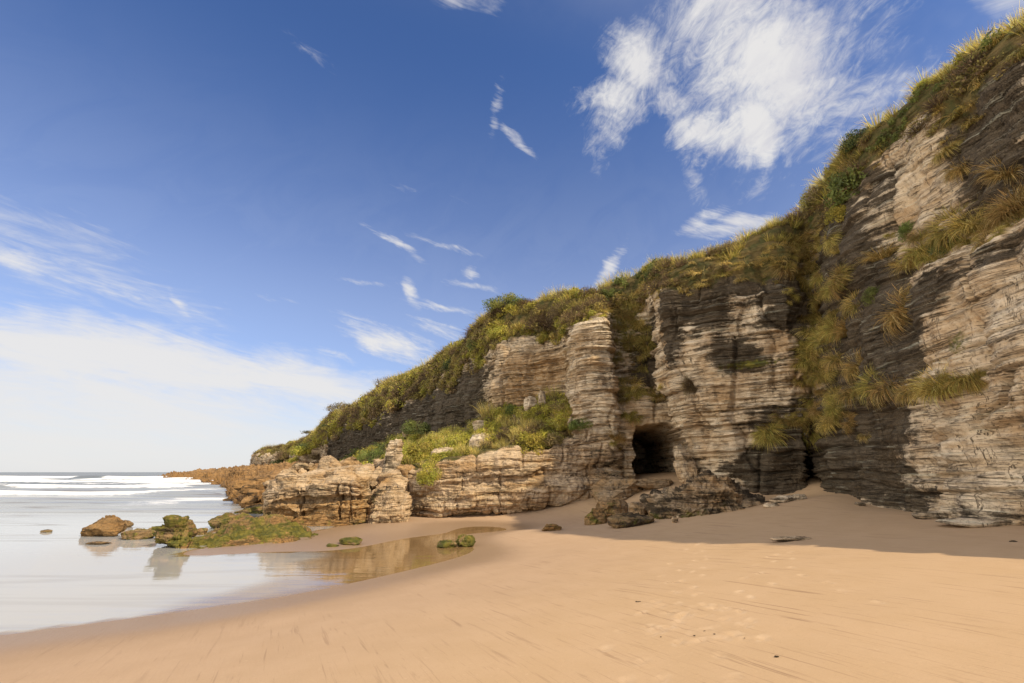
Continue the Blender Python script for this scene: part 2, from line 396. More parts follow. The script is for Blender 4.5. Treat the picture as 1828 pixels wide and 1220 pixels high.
breaker(52, -27.5, -20, .30, 1.0, .5, 2, .8, 2.0)
breaker(71, -160, -46, .50, 1.5, 3, 3, 1.0, 2.4)
breaker(88, -150, -60, .3, 1.6, 3, 8, .5, 3)
breaker(108, -220, -62, .60, 1.8, 5, 4, 1.1, 3.5)
breaker(140, -260, -72, .55, 2.0, 5, 5, .9, 3.5)
breaker(172, -300, -88, .85, 2.4, 6, 6, 1.2, 6)
for k, (y0, a) in enumerate(((27, .03), (30.5, .04), (34, .05), (38, .06), (43, .08), (60, .1), (64, .1), (80, .13), (96, .14), (124, .16), (155, .2))):
    breaker(y0, -300, -6 - y0 * .2, a * 1.5, .50 + .008 * y0, 1.5, 40 + k, .25 if y0 > 40 else .12, 1.0)
z += .025 * fbm(np.c_[x * .25, y * .8, zero], 3) * sst(22, 45, y)
for _a, _b, _h in ((-118, 168, 3), (-95, 130, 3), (-60, 88, 2.5), (-40, 62, 1.6), (-26, 40, 1.2)):       # wash along the rock platform
    r = np.hypot(x - _a, (y - _b) * .6); foam = np.maximum(foam, .8 * np.exp(-(r / (_h * 3)) ** 2))
dep = np.clip(-np.where(y < 60, sand_z(np.c_[x, y]), -1.2), 0, 2); dep[(y > 45) | (x < -45)] = 1.2
dep = np.where((y < 30) & (dep > .004), dep + .16 * sst(-4.6, -6.6, x + .5 * perlin(np.c_[x * .5, y * .9, zero])), dep)
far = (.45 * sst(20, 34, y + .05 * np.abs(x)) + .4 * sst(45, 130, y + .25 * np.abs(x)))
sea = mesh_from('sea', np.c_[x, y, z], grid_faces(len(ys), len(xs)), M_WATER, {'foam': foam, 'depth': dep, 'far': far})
tag(sea, kind='structure')

# ------------------------------------------------------------------ main cliff: columns from behind the camera's right round to the far headland
# column: foot, ridge, rows given as (height share, setback share) between foot and ridge
def column(foot, ridge, prof, back=(6, 0), n=None):
    foot = np.array(foot, float); ridge = np.array(ridge, float); rows = [foot - np.array([0, 0, 1.6]), foot]
    for h, s in prof:
        p = foot + (ridge - foot) * s; p[2] = foot[2] + (ridge[2] - foot[2]) * h; rows.append(p)
    rows.append(ridge)
    d = np.array([back[0], back[1], 0], float)
    rows.append(ridge + d + np.array([0, 0, .5])); rows.append(ridge + d * 5 + np.array([0, 0, 1.5]))
    return rows
P4 = [(.28, .10), (.55, .30), (.78, .52), (.90, .75)]
cols = []; ct = []
def col(foot, ridge, prof, back, t): cols.append(column(foot, ridge, prof, back)); ct.append(t)
V3 = lambda *a: np.array(a, float)
PS = [(.27, .05), (.515, .20), (.575, .46), (.90, .72)]
col((8.6, -16, 1), (12.0, -17, 3.4), P4, (6, 0), 14)
col((9.0, -3, 1.1), (12.4, -3.5, 4.1), P4, (6, 0), 11)
col((9.4, 4, 1.15), (12.7, 4, 6.6), P4, (6, 0), 10)
col(W(1828, 940, 9.1), W(1828, 52, 11.6), PS, (6, 1), 10)
col(W(1640, 915, 12.25), W(1690, 140, 13.6), [(.27, .05), (.50, .22), (.57, .44), (.90, .74)], (6, 1), 12)
col(W(1560, 905, 14.2), W(1560, 232, 16.0), [(.25, .08), (.50, .28), (.70, .52), (.90, .75)], (6, 1), 15)
col(W(1495, 886, 16.6), W(1478, 320, 18.8), [(.25, .12), (.48, .35), (.70, .55), (.88, .8)], (6, 1), 18)
a = W(1450, 868, 18.6)
rows = [a - V3(0, 0, 1.6), a, W(1446, 760, 18.6), W(1450, 640, 19.3), W(1452, 530, 19.9), W(1440, 430, 20.5), W(1418, 392, 21.5)]
rows += [rows[-1] + V3(5, 2, .5), rows[-1] + V3(25, 8, 1.5)]; cols.append(rows); ct.append(19)
a = W(1434, 886, 18.1)
rows = [a - V3(0, 0, 1.6), a, W(1436, 765, 18.05), W(1424, 640, 18.3), W(1405, 530, 18.7), W(1392, 450, 19.6), W(1388, 400, 20.6)]
rows += [rows[-1] + V3(5, 3, .5), rows[-1] + V3(25, 10, 1.5)]; cols.append(rows); ct.append(19)
a = W(1335, 895, 18.9)
rows = [a - V3(0, 0, 1.6), a, W(1335, 765, 18.9), W(1325, 640, 19.3), W(1310, 540, 19.7), W(1300, 478, 20.6), W(1297, 445, 21.8)]
rows += [rows[-1] + V3(4, 4, .5), rows[-1] + V3(20, 16, 1.5)]; cols.append(rows); ct.append(20)
a = W(1248, 868, 20.6)
rows = [a - V3(0, 0, 1.6), a, W(1236, 770, 20.8), W(1196, 650, 21.2), W(1180, 560, 21.6), W(1185, 500, 22.4), W(1190, 470, 24.2)]
rows += [rows[-1] + V3(4, 5, .5), rows[-1] + V3(18, 20, 1.5)]; cols.append(rows); ct.append(21)
a = W(1222, 855, 23.0)
rows = [a - V3(0, 0, 1.6), a, W(1212, 765, 23.0), W(1180, 650, 24.0), W(1160, 565, 25.2), W(1150, 520, 26.3), W(1148, 488, 27.2)]
rows += [rows[-1] + V3(4, 5, .5), rows[-1] + V3(18, 20, 1.5)]; cols.append(rows); ct.append(24)
a = W(1170, 852, 23.4)
rows = [a - V3(0, 0, 1.6), a, W(1165, 760, 23.2), W(1145, 650, 24.8), W(1130, 570, 26.0), W(1124, 530, 26.9), W(1122, 500, 27.8)]
rows += [rows[-1] + V3(4, 6, .5), rows[-1] + V3(18, 24, 1.5)]; cols.append(rows); ct.append(24)
a = W(1118, 855, 23.4)
rows = [a - V3(0, 0, 1.6), a, W(1112, 760, 23.5), W(1100, 650, 25.0), W(1094, 575, 26.2), W(1088, 540, 27), W(1085, 514, 28)]
rows += [rows[-1] + V3(4, 6, .5), rows[-1] + V3(18, 24, 1.5)]; cols.append(rows); ct.append(24)
a = W(1100, 862, 23.0)
rows = [a - V3(0, 0, 1.6), a, W(1094, 760, 22.9), W(1090, 660, 23.0), W(1078, 580, 23.4), W(1068, 545, 26), W(1060, 522, 28)]
rows += [rows[-1] + V3(3, 6, .5), rows[-1] + V3(15, 26, 1.5)]; cols.append(rows); ct.append(24)
a = W(1040, 862, 23.1)
rows = [a - V3(0, 0, 1.6), a, W(1042, 760, 23.1), W(1045, 660, 23.2), W(1046, 588, 23.5), W(1042, 548, 26), W(1038, 526, 28.3)]
rows += [rows[-1] + V3(3, 6, .5), rows[-1] + V3(15, 26, 1.5)]; cols.append(rows); ct.append(24)
a = W(1006, 860, 23.6)
rows = [a - V3(0, 0, 1.6), a, W(1010, 760, 23.6), W(1018, 675, 23.7), W(1024, 605, 24.2), W(1018, 560, 26.6), W(1012, 532, 28.8)]
rows += [rows[-1] + V3(2, 6, .5), rows[-1] + V3(12, 28, 1.5)]; cols.append(rows); ct.append(25)
a = W(1000, 800, 26.5)
rows = [a - V3(0, 0, 1.6), a, W(1002, 740, 26.6), W(1005, 680, 26.8), W(1005, 625, 27.2), W(995, 565, 28.8), W(985, 540, 30)]
rows += [rows[-1] + V3(2, 6, .5), rows[-1] + V3(10, 28, 1.5)]; cols.append(rows); ct.append(28)
a = W(885, 790, 29)
rows = [a - V3(0, 0, 1.6), a, W(884, 745, 29.1), W(882, 690, 29.4), W(882, 640, 29.8), W(882, 590, 32), W(880, 562, 33.8)]
rows += [rows[-1] + V3(1, 7, .5), rows[-1] + V3(5, 30, 1.5)]; cols.append(rows); ct.append(32)
a = W(840, 790, 32.5)
rows = [a - V3(0, 0, 1.6), a, W(842, 760, 32.6), W(842, 720, 33), W(840, 690, 33.6), W(838, 630, 36), W(836, 604, 38)]
rows += [rows[-1] + V3(0, 8, .5), rows[-1] + V3(0, 32, 1.5)]; cols.append(rows); ct.append(36)
a = W(772, 795, 37)
rows = [a - V3(0, 0, 1.6), a, W(774, 770, 37.2), W(775, 742, 38), W(776, 718, 39), W(780, 670, 44), W(782, 650, 47)]
rows += [rows[-1] + V3(0, 8, .5), rows[-1] + V3(0, 34, 1.5)]; cols.append(rows); ct.append(44)
a = W(705, 815, 47)
rows = [a - V3(0, 0, 1.6), a, W(706, 795, 47.5), W(706, 770, 48.5), W(705, 748, 50), W(703, 705, 56), W(702, 688, 59)]
rows += [rows[-1] + V3(-2, 9, .5), rows[-1] + V3(-6, 40, 1.5)]; cols.append(rows); ct.append(58)
a = W(640, 828, 62)
rows = [a - V3(0, 0, 1.6), a, W(641, 815, 62.5), W(641, 795, 64), W(641, 775, 66), W(641, 742, 73), W(641, 728, 77)]
rows += [rows[-1] + V3(-3, 10, .5), rows[-1] + V3(-10, 45, 1.5)]; cols.append(rows); ct.append(75)
a = W(588, 838, 80)
rows = [a - V3(0, 0, 1.6), a, W(588, 828, 80), W(588, 812, 80.5), W(588, 795, 81.5), W(589, 765, 86), W(590, 750, 91)]
rows += [rows[-1] + V3(-1, 12, .5), rows[-1] + V3(4, 50, 1.5)]; cols.append(rows); ct.append(92)
a = W(578, 838, 96)
rows = [a - V3(0, 0, 1.6), a, W(577, 830, 97), W(577, 815, 98), W(576, 805, 100), W(566, 790, 108), W(560, 780, 114)]
rows += [rows[-1] + V3(-1, 14, .5), rows[-1] + V3(0, 50, 1.5)]; cols.append(rows); ct.append(112)
a = W(505, 838, 124)
rows = [a - V3(0, 0, 1.6), a, W(503, 832, 124.5), W(502, 824, 125), W(502, 818, 127), W(508, 803, 134), W(512, 797, 140)]
rows += [rows[-1] + V3(1, 14, .4), rows[-1] + V3(4, 60, 1.0)]; cols.append(rows); ct.append(135)
a = W(452, 836, 140)
rows = [a - V3(0, 0, 1.6), a, W(452, 830, 140.2), W(453, 822, 140.5), W(455, 814, 141), W(470, 806, 146), W(480, 803, 152)]
rows += [rows[-1] + V3(1, 14, .2), rows[-1] + V3(4, 60, .5)]; cols.append(rows); ct.append(150)
a = W(449, 838, 158)
rows = [a - V3(0, 0, 1.6), a, W(450, 833, 158), W(451, 826, 158), W(454, 820, 160), W(475, 810, 170), W(485, 808, 176)]
rows += [rows[-1] + V3(1, 14, 0), rows[-1] + V3(4, 60, 0)]; cols.append(rows); ct.append(170)
cols = np.array(cols)
res = .0021 / Q
nc = []
for k in range(len(cols) - 1):
    L = np.linalg.norm(cols[k + 1][2:6] - cols[k][2:6], axis=1).max(); t = .5 * (ct[k] + ct[k + 1])
    nc.append(int(np.clip(L / (res * t * (4 if k < 2 else 1)), 6, 420)))
nr = [int(12), int(120 * Q), int(120 * Q), int(100 * Q), int(80 * Q), int(70 * Q), int(30), int(14)]
G, rq, cq = densify(cols, nc, nr)
# soften the ruled look at column joints
N0 = grid_normals(G)
if N0[G.shape[0] // 3, G.shape[1] // 4] @ (EYE - G[G.shape[0] // 3, G.shape[1] // 4]) < 0: N0 = -N0
R, Cn = G.shape[:2]; Pf = G.reshape(-1, 3); Nf = N0.reshape(-1, 3)
rr = np.repeat(rq, Cn); cc = np.tile(cq, R)
dist = np.linalg.norm(Pf - EYE, axis=1)
rock_amt = sst(5.6, 4.6, rr)
farf = np.clip(dist / 40, 1, 2.2)
D = strata(Pf, 1.0, .8, 1, rough=.45, joint=1.7, wav=.8)
big = .85 * fbm(Pf * .22, 3) + .45 * fbm(Pf * np.array([.7, .7, .18]), 3) + .30 * fbm(Pf * .8 + 40, 3)
D = D * (.85 + .15 * sst(5.2, 6.6, cc)) + .10 * fbm(Pf * np.array([.35, .35, 5.0]) + 9, 3)
Pd = Pf + Nf * ((D * farf + big * .9) * (.25 + .75 * rock_amt) * sst(7.2, 6.2, rr) * sst(.3, 1.0, rr))[:, None]
# the upper slope is lumpy earth
Pd[:, 2] += (.40 * fbm(Pf * .5 + 5, 4) + .55 * fbm(Pf * .17 + 15, 2)) * sst(4.5, 5.6, rr) * np.clip(farf, 1, 1.6)
# cave
cx, czt = 7.35, 4.35
top = czt - .30 * sst(0, 1.1, Pf[:, 0] - cx) * 1.4 + .12 * perlin(Pf * 1.7)
m = sst(1.30, 1.16, np.abs(Pf[:, 0] - cx - .18 * (3 - Pf[:, 2]) * .3) + .18 * perlin(Pf * 1.3 + 4)) * sst(.12, -.12, Pf[:, 2] - top) * ((Pf[:, 1] > 22.6) & (Pf[:, 1] < 27.5)) * sst(0.2, .9, rr)
Pd += m[:, None] * np.array([.5, 9.0, 0])
# crevice at the foot of the gully
c0 = W(1445, 820, 18.7); hd = np.array([c0[0], c0[1]]); hd /= np.linalg.norm(hd)
lat = (Pf[:, 0] - c0[0]) * hd[1] - (Pf[:, 1] - c0[1]) * hd[0] + .06 * perlin(Pf * 1.1)
wdt = .05 + .075 * sst(4.0, 1.6, Pf[:, 2])
m2 = sst(wdt * 1.25, wdt * .75, np.abs(lat)) * sst(4.5, 3.9, Pf[:, 2]) * (np.hypot(Pf[:, 0] - c0[0], Pf[:, 1] - c0[1]) < 3)
Pd += m2[:, None] * np.array([hd[0] * 2.2, hd[1] * 2.2, 0])
Gd = Pd.reshape(R, Cn, 3)
# plants' ground, stains
vnoise = fbm(Pf * .35 + 2, 4)
vrow = .42 * sst(6.3, 5.0, cc)          # rock reaches higher on the near wall
soil = sst(4.15, 4.9, rr - vrow + .9 * vnoise)
px, py, fz = proj(Pf)
mask = np.zeros((len(Pf), 3))
def stain(ch, px0, py0, rh, rv, val, P=Pf, Mk=None, pxy=None):
    Mk = mask if Mk is None else Mk; a, b, f = pxy if pxy else (px, py, fz)
    k = np.argmin((a - px0) ** 2 + (b - py0) ** 2 + np.where(f < 1, 1e9, 0) + f * 2)
    d = P - P[k]
    g = np.exp(-((d[:, 0] ** 2 + d[:, 1] ** 2) / rh ** 2 + d[:, 2] ** 2 / rv ** 2))
    Mk[:, ch] += val * g
mask[:, 0] += .34 + .45 * vnoise
for a in ((0, 1500, 480, 2.4, 2.2, .9), (0, 1540, 600, 2.0, 2.0, .9), (0, 1480, 760, 1.6, 1.6, .7), (0, 1560, 830, 1.8, 1.3, .8), (0, 1640, 740, 1.2, .8, .6), (0, 1620, 650, 1.2, 1.0, .6), (0, 1470, 850, 1.5, 1.0, .6),
          (0, 1390, 840, 1.6, 1.1, .8), (0, 1310, 640, 1.6, .8, .7), (0, 1370, 570, 1.2, .5, .5), (0, 1250, 560, 1.3, .9, .6), (0, 1300, 500, 2.2, .7, .55), (0, 1190, 600, .5, 2.2, .9), (0, 1160, 640, .9, 2.5, .6), (0, 1280, 930, 3, .5, .4),
          (0, 1700, 300, .9, .9, .5), (0, 1760, 330, 1.5, .6, .6), (0, 1640, 560, 1.3, 1.0, .6), (0, 1720, 480, 1.6, .45, .6), (0, 1800, 840, 1.4, .3, .45), (0, 1700, 905, 3.0, .4, .35), (0, 1720, 220, .9, 1.1, .9), (0, 1800, 210, 1.0, .8, .8), (0, 1770, 140, 1.4, .5, .7), (0, 1600, 330, .8, .9, .7), (0, 1560, 280, .7, 1.2, .7), (0, 1810, 330, 1.2, .5, .8), (0, 1745, 300, .5, 1.0, .7), (0, 820, 720, 5, 2.5, .9), (0, 740, 745, 8, 3, .9), (0, 650, 790, 14, 4, .8), (0, 600, 800, 10, 4, .8),
          (0, 1335, 770, 1.0, .5, .3),
          (0, 1740, 640, 2.4, 1.1, -1.1), (0, 1780, 740, 2.6, 1.2, -1.0), (0, 1800, 560, 1.8, .8, -1.0), (0, 1650, 340, 1.6, 1.6, -.8), (0, 1600, 240, 1.5, .8, -.5), (0, 1380, 690, 1.3, .5, -1.2), (0, 1240, 690, 1.0, .9, -1.1), (0, 1395, 610, .9, .7, -1.0), (0, 1290, 790, 1.5, .6, -.9), (0, 1400, 830, 1.7, .9, .8), (0, 1480, 560, 1.6, 3.5, .6), (0, 1560, 640, 1.5, 1.5, .5), (0, 1250, 520, 1.6, .7, .4), (0, 1340, 570, .6, .6, -.5), (0, 1060, 680, 1.2, 3, -.6), (0, 950, 690, 3, 1.5, -.3), (0, 1175, 745, 1.0, .35, -.7),
          (2, 960, 660, 3.5, 1.5, .9), (2, 930, 720, 3, 1.0, .6), (2, 1240, 520, 1.6, .5, .8), (2, 1175, 745, 1.0, .35, .7), (2, 1040, 610, .8, .6, .4),
          (1, 1340, 650, 1.5, .25, .7), (1, 1700, 612, .6, .5, .6), (1, 1120, 600, 1.2, 3.0, .55), (1, 1100, 540, 1.4, 1.5, .5), (1, 1450, 700, .9, 2, .4)):
    stain(*a)
mask[:, 1] += .35 * sst(2.2, .9, Pf[:, 2]) * (dist < 40)
mask = np.clip(mask, -1, 1.4)
# split in three stretches of cliff that share their end columns
names = (('cliff', 0, 7), ('cliff', 7, 16), ('cliff', 16, len(cols) - 1))
for nm, a, b in names:
    sel = np.nonzero((cq >= a - 1e-6) & (cq <= b + 1e-6))[0]
    g = Gd[:, sel].reshape(-1, 3); idx = (np.arange(R)[:, None] * Cn + sel[None, :]).ravel()
    o = mesh_from(nm, g, grid_faces(R, len(sel)), M_CLIFF, {'mask': mask[idx], 'soil': soil[idx]})
    tag(o, kind='structure')
register(Gd)
CL = dict(P=Pd, N=Nf, r=rr, c=cc, R=R, Cn=Cn)

# ------------------------------------------------------------------ generic lattice rock
def lattice_rock(name, ctrl, nc, nr, mat, amp=1.0, bigT=.6, seed=3, flip=None, rock_rows=None, mask_fn=None, soil_fn=None, dip=(0, 0), lump=.25, extra=None, sc=1.0):
    G, rq, cq = densify(ctrl, nc, nr); R, Cn = G.shape[:2]
    N = grid_normals(G)
    mid = (R // 2, Cn // 2)
    if N[mid] @ (EYE - G[mid]) < 0: N = -N
    P = G.reshape(-1, 3); n = N.reshape(-1, 3); rr = np.repeat(rq, Cn); cc = np.tile(cq, R)
    f = np.clip(np.linalg.norm(P - EYE, axis=1) / 40, 1, 3)
    w = rock_rows(rr) if rock_rows else 1.0
    D = strata(P / sc, amp, bigT, seed, dip) * f * sc ** .5 + lump * fbm(P * .6 / f[:, None], 4)
    if extra: D = D + extra(P, rr, cc)
    Pd = P + n * (D * w)[:, None]
    mk = np.zeros((len(P), 3)); so = np.zeros(len(P))
    if mask_fn: mk = mask_fn(P, rr, cc, mk)
    if soil_fn: so = soil_fn(P, rr, cc)
    o = mesh_from(name, Pd, grid_faces(R, Cn), mat, {'mask': np.clip(mk, -1, 1.4), 'soil': so})
    register(Pd.reshape(R, Cn, 3))
    return o, Pd, n, rr, cc

# terrace of earth and rubble between the outcrop and the cliff
rows = lambda *pts: [W(*p) for p in pts]
ter = [rows((1100, 860, 23.5), (1095, 800, 23.8), (1090, 770, 24.3), (1090, 750, 25)),
       rows((1030, 830, 23.4), (1030, 785, 23.8), (1022, 745, 24.3), (1012, 715, 26.5)),
       rows((960, 840, 23.2), (960, 800, 23.8), (962, 740, 25.5), (968, 700, 28.5)),
       rows((880, 850, 23.2), (880, 810, 23.9), (880, 765, 26.5), (884, 735, 30)),
       rows((800, 875, 23.4), (800, 832, 24.0), (800, 795, 28), (800, 770, 36)),
       rows((735, 890, 23.6), (735, 838, 24.2), (735, 800, 30), (738, 778, 42)),
       rows((675, 880, 26), (675, 845, 28), (672, 815, 38), (672, 800, 55)),
       rows((610, 870, 36), (612, 845, 42), (612, 835, 55), (612, 822, 75))]
terr, TP, TN, Tr, Tc = lattice_rock('hillside', ter, [60, 70, 70, 70, 70, 60, 50], [40, 70, 90], M_CLIFF, .8, .5, 9,
    soil_fn=lambda P, r, c: .75 + .8 * fbm(P * .6, 3), mask_fn=lambda P, r, c, m: m + np.array([.1, 0, .2]), lump=.5)
tag(terr, kind='structure')

# big layered outcrop beside the cave
bl = []
for pxx, ft, lb, lt, tp, t in ((712, 928, 918, 895, 850, 27.5), (719, 932, 922, 900, 850, 24.0), (735, 935, 926, 902, 848, 22.9), (770, 934, 926, 890, 838, 22.35), (825, 931, 920, 874, 826, 22.2), (900, 928, 915, 868, 812, 22.2), (980, 926, 910, 865, 800, 22.4),
                               (1050, 916, 897, 856, 778, 22.7), (1092, 905, 878, 850, 776, 22.9), (1112, 885, 864, 842, 790, 23.4), (1120, 872, 858, 838, 800, 25.0), (1122, 865, 850, 830, 800, 27)):
    c = 1.0
    bl.append([W(pxx, ft + 25, t + .5), W(pxx, ft, t + .45), W(pxx, lb + 2, t + .55), W(pxx, lb - 4, t - .05), W(pxx, lt + 12, t - .12), W(pxx, lt - 2, t + .25), W(pxx, lt - 10, t + .42), W(pxx, (lt + tp) / 2, t + .35), W(pxx, tp + 4, t + .65), W(pxx, tp - 8, t + 1.2), W(pxx, tp - 6, t + 3.5)])
def blmask(P, r, c, m):
    n = fbm(P * .5, 3)
    m[:, 0] = .12 + .3 * n + .35 * sst(6, 8.5, c); m[:, 1] = .85 * sst(2.6, 1.6, r) * sst(7.0, 4.5, c) + .1; m[:, 2] = .55 * sst(3.5, 1, c) + .2 * n
    return m
outc, *_ = lattice_rock('rock_outcrop', bl, [20, 20, 40, 60, 80, 90, 90, 80, 60, 40, 24], [8, 16, 12, 16, 44, 16, 12, 50, 40, 24, 24], M_ROCK, .75, .55, 5, mask_fn=blmask, rock_rows=lambda r: sst(.2, 1.2, r) * .9 + .1,
                        soil_fn=lambda P, r, c: sst(8.2, 9.3, r + .5 * fbm(P * .9, 3)) * sst(8.2, 6.0, c), lump=.3)
tag(outc, 'broad layered sandstone outcrop with bushes growing on top, left of the cave', 'rock outcrop')

# low rock platform running out to the point
pl = [rows((520, 950, 21), (520, 925, 22), (535, 890, 24), (590, 862, 26), (650, 845, 30), (690, 835, 36)),
      rows((440, 925, 27), (440, 915, 28), (455, 885, 29), (520, 858, 32), (610, 840, 37), (660, 828, 45)),
      rows((413, 908, 34), (414, 900, 34.5), (432, 878, 36), (500, 852, 40), (590, 834, 46), (640, 828, 56)),
      rows((405, 885, 50), (407, 878, 50.5), (430, 863, 53), (490, 843, 58), (570, 832, 64), (620, 826, 72)),
      rows((396, 872, 75), (399, 867, 75.5), (425, 855, 78), (480, 840, 84), (545, 831, 88), (592, 830, 96)),
      rows((345, 864, 112), (350, 859, 112.5), (385, 850, 114), (440, 840, 118), (500, 834, 122), (560, 830, 128)),
      rows((298, 859, 150), (302, 855, 150.5), (330, 849.5, 153), (390, 844, 157), (440, 836, 152), (500, 832, 158)),
      rows((282, 856, 180), (287, 853, 181), (305, 848.5, 183), (350, 844.5, 190), (410, 840, 195), (470, 836, 205)),
      rows((290, 852, 210), (296, 849, 212), (310, 847, 214), (350, 844.5, 220), (410, 841, 225), (470, 836, 230))]
def plmask(P, r, c, m):
    n = fbm(P * .25, 3); m[:, 0] = .25 + .5 * n; m[:, 2] = .8 * sst(3.2, 1.2, r) + .05 + .5 * n; m[:, 1] = .5 * sst(1.5, .9, r) * sst(2.5, 1, c); return m
plat, *_ = lattice_rock('rock_platform', pl, [60, 50, 60, 60, 70, 60, 40, 20], [8, 40, 70, 60, 40], M_ORANGE, 1.1, .5, 6, mask_fn=plmask, lump=.6, sc=2.6,
                        soil_fn=lambda P, r, c: sst(3.6, 4.6, r) * .6)
tag(plat, kind='structure')

# ------------------------------------------------------------------ free rocks
def ico(sub):
    bm = bmesh.new(); bmesh.ops.create_icosphere(bm, subdivisions=sub, radius=1.0)
    V = np.array([v.co[:] for v in bm.verts]); Fx = np.array([[v.index for v in f.verts] for f in bm.faces]); bm.free(); return V, Fx
ICO = {k: ico(k) for k in (4, 5, 6, 7)}
def rock(name, label, cat, px, py, wpx, hpx, depth=.7, seed=1, mat=M_ROCK, box=.6, moss=0., dark=.2, ochre=0., t=None, z=None, tilt=(0, 0, 0), sub=6, amp=1.0, beds=.35, peak=0., group=None, sink=.25, cut=9):
    r = np.random.default_rng(seed)
    if t is None: base, t = ground(px, py)
    else: base = W(px, py, t)
    w = wpx * t / F; h = hpx * t / F; d = w * depth
    base = base + np.array([0, d * .5 * .9, 0])
    V, Fx = ICO[sub]
    p = np.sign(V) * np.abs(V) ** box
    p /= np.maximum(np.abs(p).max(), 1)
    for k in range(cut):
        n = r.normal(size=3); n /= np.linalg.norm(n); dd = r.uniform(.62, .95)
        e = np.maximum(0, p @ n - dd); p = p - e[:, None] * n * .92
    if peak: p[:, :2] *= (1 - peak * sst(-.6, 1.0, p[:, 2]))[:, None]
    p *= np.array([w * .54, d * .54, (h + sink * h) * .54])
    p[:, 2] += (h * .5 - sink * h * .5)
    R3 = np.array(Matrix.Rotation(tilt[2], 3, 'Z') @ Matrix.Rotation(tilt[1], 3, 'Y') @ Matrix.Rotation(tilt[0], 3, 'X'))
    nrm = V.copy(); nrm /= np.linalg.norm(nrm, axis=1)[:, None]
    s = min(w, h * 1.6)
    q = p / max(s, .05) * 2.4 + seed * 3.7
    D = .16 * fbm(q * .7, 3) + .10 * ridged(q * 1.4, 3) - .05 + .035 * fbm(q * 5, 3)
    p = p + nrm * (D * s * .55 * amp)[:, None]
    if beds:
        kk = .85 / beds
        p = p + nrm * (strata(p * kk + seed * 3.3, amp * .85 / kk, .85, seed)[:, None])
    else:
        kk = 2.2 / max(s, .15)
        bl_ = np.floor(q * 1.1 + .5 * np.stack([perlin(q), perlin(q + 9), perlin(q + 5)], 1)).astype(np.int32)
        p = p + nrm * ((h2(bl_[:, 0] + 7 * bl_[:, 1], bl_[:, 2], seed) - .5) * .10 * s * amp + .05 * s * (ridged(p * kk * 2.5 + seed, 4) - .6))[:, None]
    p = p @ R3.T
    mk = np.zeros((len(p), 3)); nz = fbm(p * 1.2 + seed, 3)
    nz2 = fbm(p * 2.0 / max(s, .2) + seed * 2.2, 4)
    mk[:, 0] = dark + .6 * nz; mk[:, 1] = moss * .95 - .08 + .9 * nz2; mk[:, 2] = ochre + .5 * nz
    o = mesh_from(name, p, Fx, mat, {'mask': mk, 'soil': np.zeros(len(p))})
    o.location = base
    tag(o, label, cat, group)
    SURF_V.append(p + base); SURF_F.append(np.c_[Fx, Fx[:, 2]] + _off[0]); _off[0] += len(p)
    return o

G1 = 'rocks standing in the shallow water'
rock('rock', 'rusty brown pyramid rock standing alone in the shallow water', 'rock', 166, 960, 78, 34, .8, 21, M_MOSSY, .9, .05, .1, .6, peak=.55, group=G1, beds=0)
rock('rock', 'small low brown rock just behind the rusty pyramid rock', 'rock', 211, 943, 28, 11, .8, 22, M_MOSSY, .8, .2, .2, .4, group=G1, sub=5, beds=0)
rock('rock', 'large jagged green mossy rock at the edge of the wet sand', 'rock', 287, 981, 82, 52, .9, 23, M_MOSSY, .75, .75, .25, .3, peak=.25, group=G1, amp=1.4)
rock('rock', 'low mossy slab leaning against the large jagged mossy rock', 'rock', 236, 964, 52, 20, .8, 24, M_MOSSY, .8, .6, .3, .3, group=G1, beds=0)
rock('rock', 'pointed mossy rock behind the right shoulder of the jagged rock', 'rock', 318, 962, 40, 28, .9, 25, M_MOSSY, .8, .5, .3, .4, peak=.3, group=G1, beds=0)
rock('rock', 'tiny dark rock barely breaking the flat water', 'rock', 79, 951, 20, 4, .6, 26, M_MOSSY, .8, .3, .5, 0, group=G1, sub=4, beds=0)
rock('rock', 'flat brown rock lapped by water in front of the pyramid rock', 'rock', 166, 973, 46, 4, .5, 27, M_MOSSY, .8, 0, .4, .3, group=G1, sub=4, beds=0)
rock('rock', 'small mossy stone between the jagged rock and the mossy reef', 'rock', 348, 956, 26, 12, .8, 28, M_MOSSY, .8, .5, .3, .2, group=G1, sub=5, beds=0)
rock('rock', 'dark red rock in the water off the rusty ledges', 'rock', 406, 897, 26, 6, .6, 29, M_MOSSY, .8, 0, .3, .6, group=G1, sub=5, beds=0)

G2 = 'green mossy reef rocks'
rf = []
for pxx, ft, tp, bk, t_ in ((318, 979, 977, 972, 14.1), (330, 980, 974, 966, 14.1), (365, 981, 964, 950, 14.1), (410, 979, 954, 936, 14.3), (455, 977, 946, 927, 14.6), (505, 972, 946, 931, 15.0), (542, 967, 949, 941, 15.5), (560, 962, 954, 949, 15.9), (568, 958, 955, 953, 16.4)):
    rf.append([W(pxx, ft + 14, t_ + .1), W(pxx, ft, t_), W(pxx, (ft + tp) / 2, t_ + .45), W(pxx, tp, t_ + 1.5), W(pxx, bk, t_ + 3.4), W(pxx, bk + 4, t_ + 5.5)])
def rfmask(P, r, c, m):
    n = fbm(P * .9, 4); m[:, 0] = .2 + .6 * fbm(P * 2.1 + 4, 3); m[:, 1] = .75 + 1.2 * n - .35 * sst(2.5, 4, r); m[:, 2] = .5 - .8 * n; return m
o_, *_ = lattice_rock('reef', rf, [14, 40, 50, 50, 50, 40, 24, 12], [6, 26, 40, 40, 24], M_MOSSY, .55, .35, 17, mask_fn=rfmask, lump=.34, extra=lambda P, r, c: .10 * (ridged(P * 1.6, 4) - .6) * 2)
tag(o_, 'wide low mossy reef spreading over the wet sand at left', 'reef', G2)
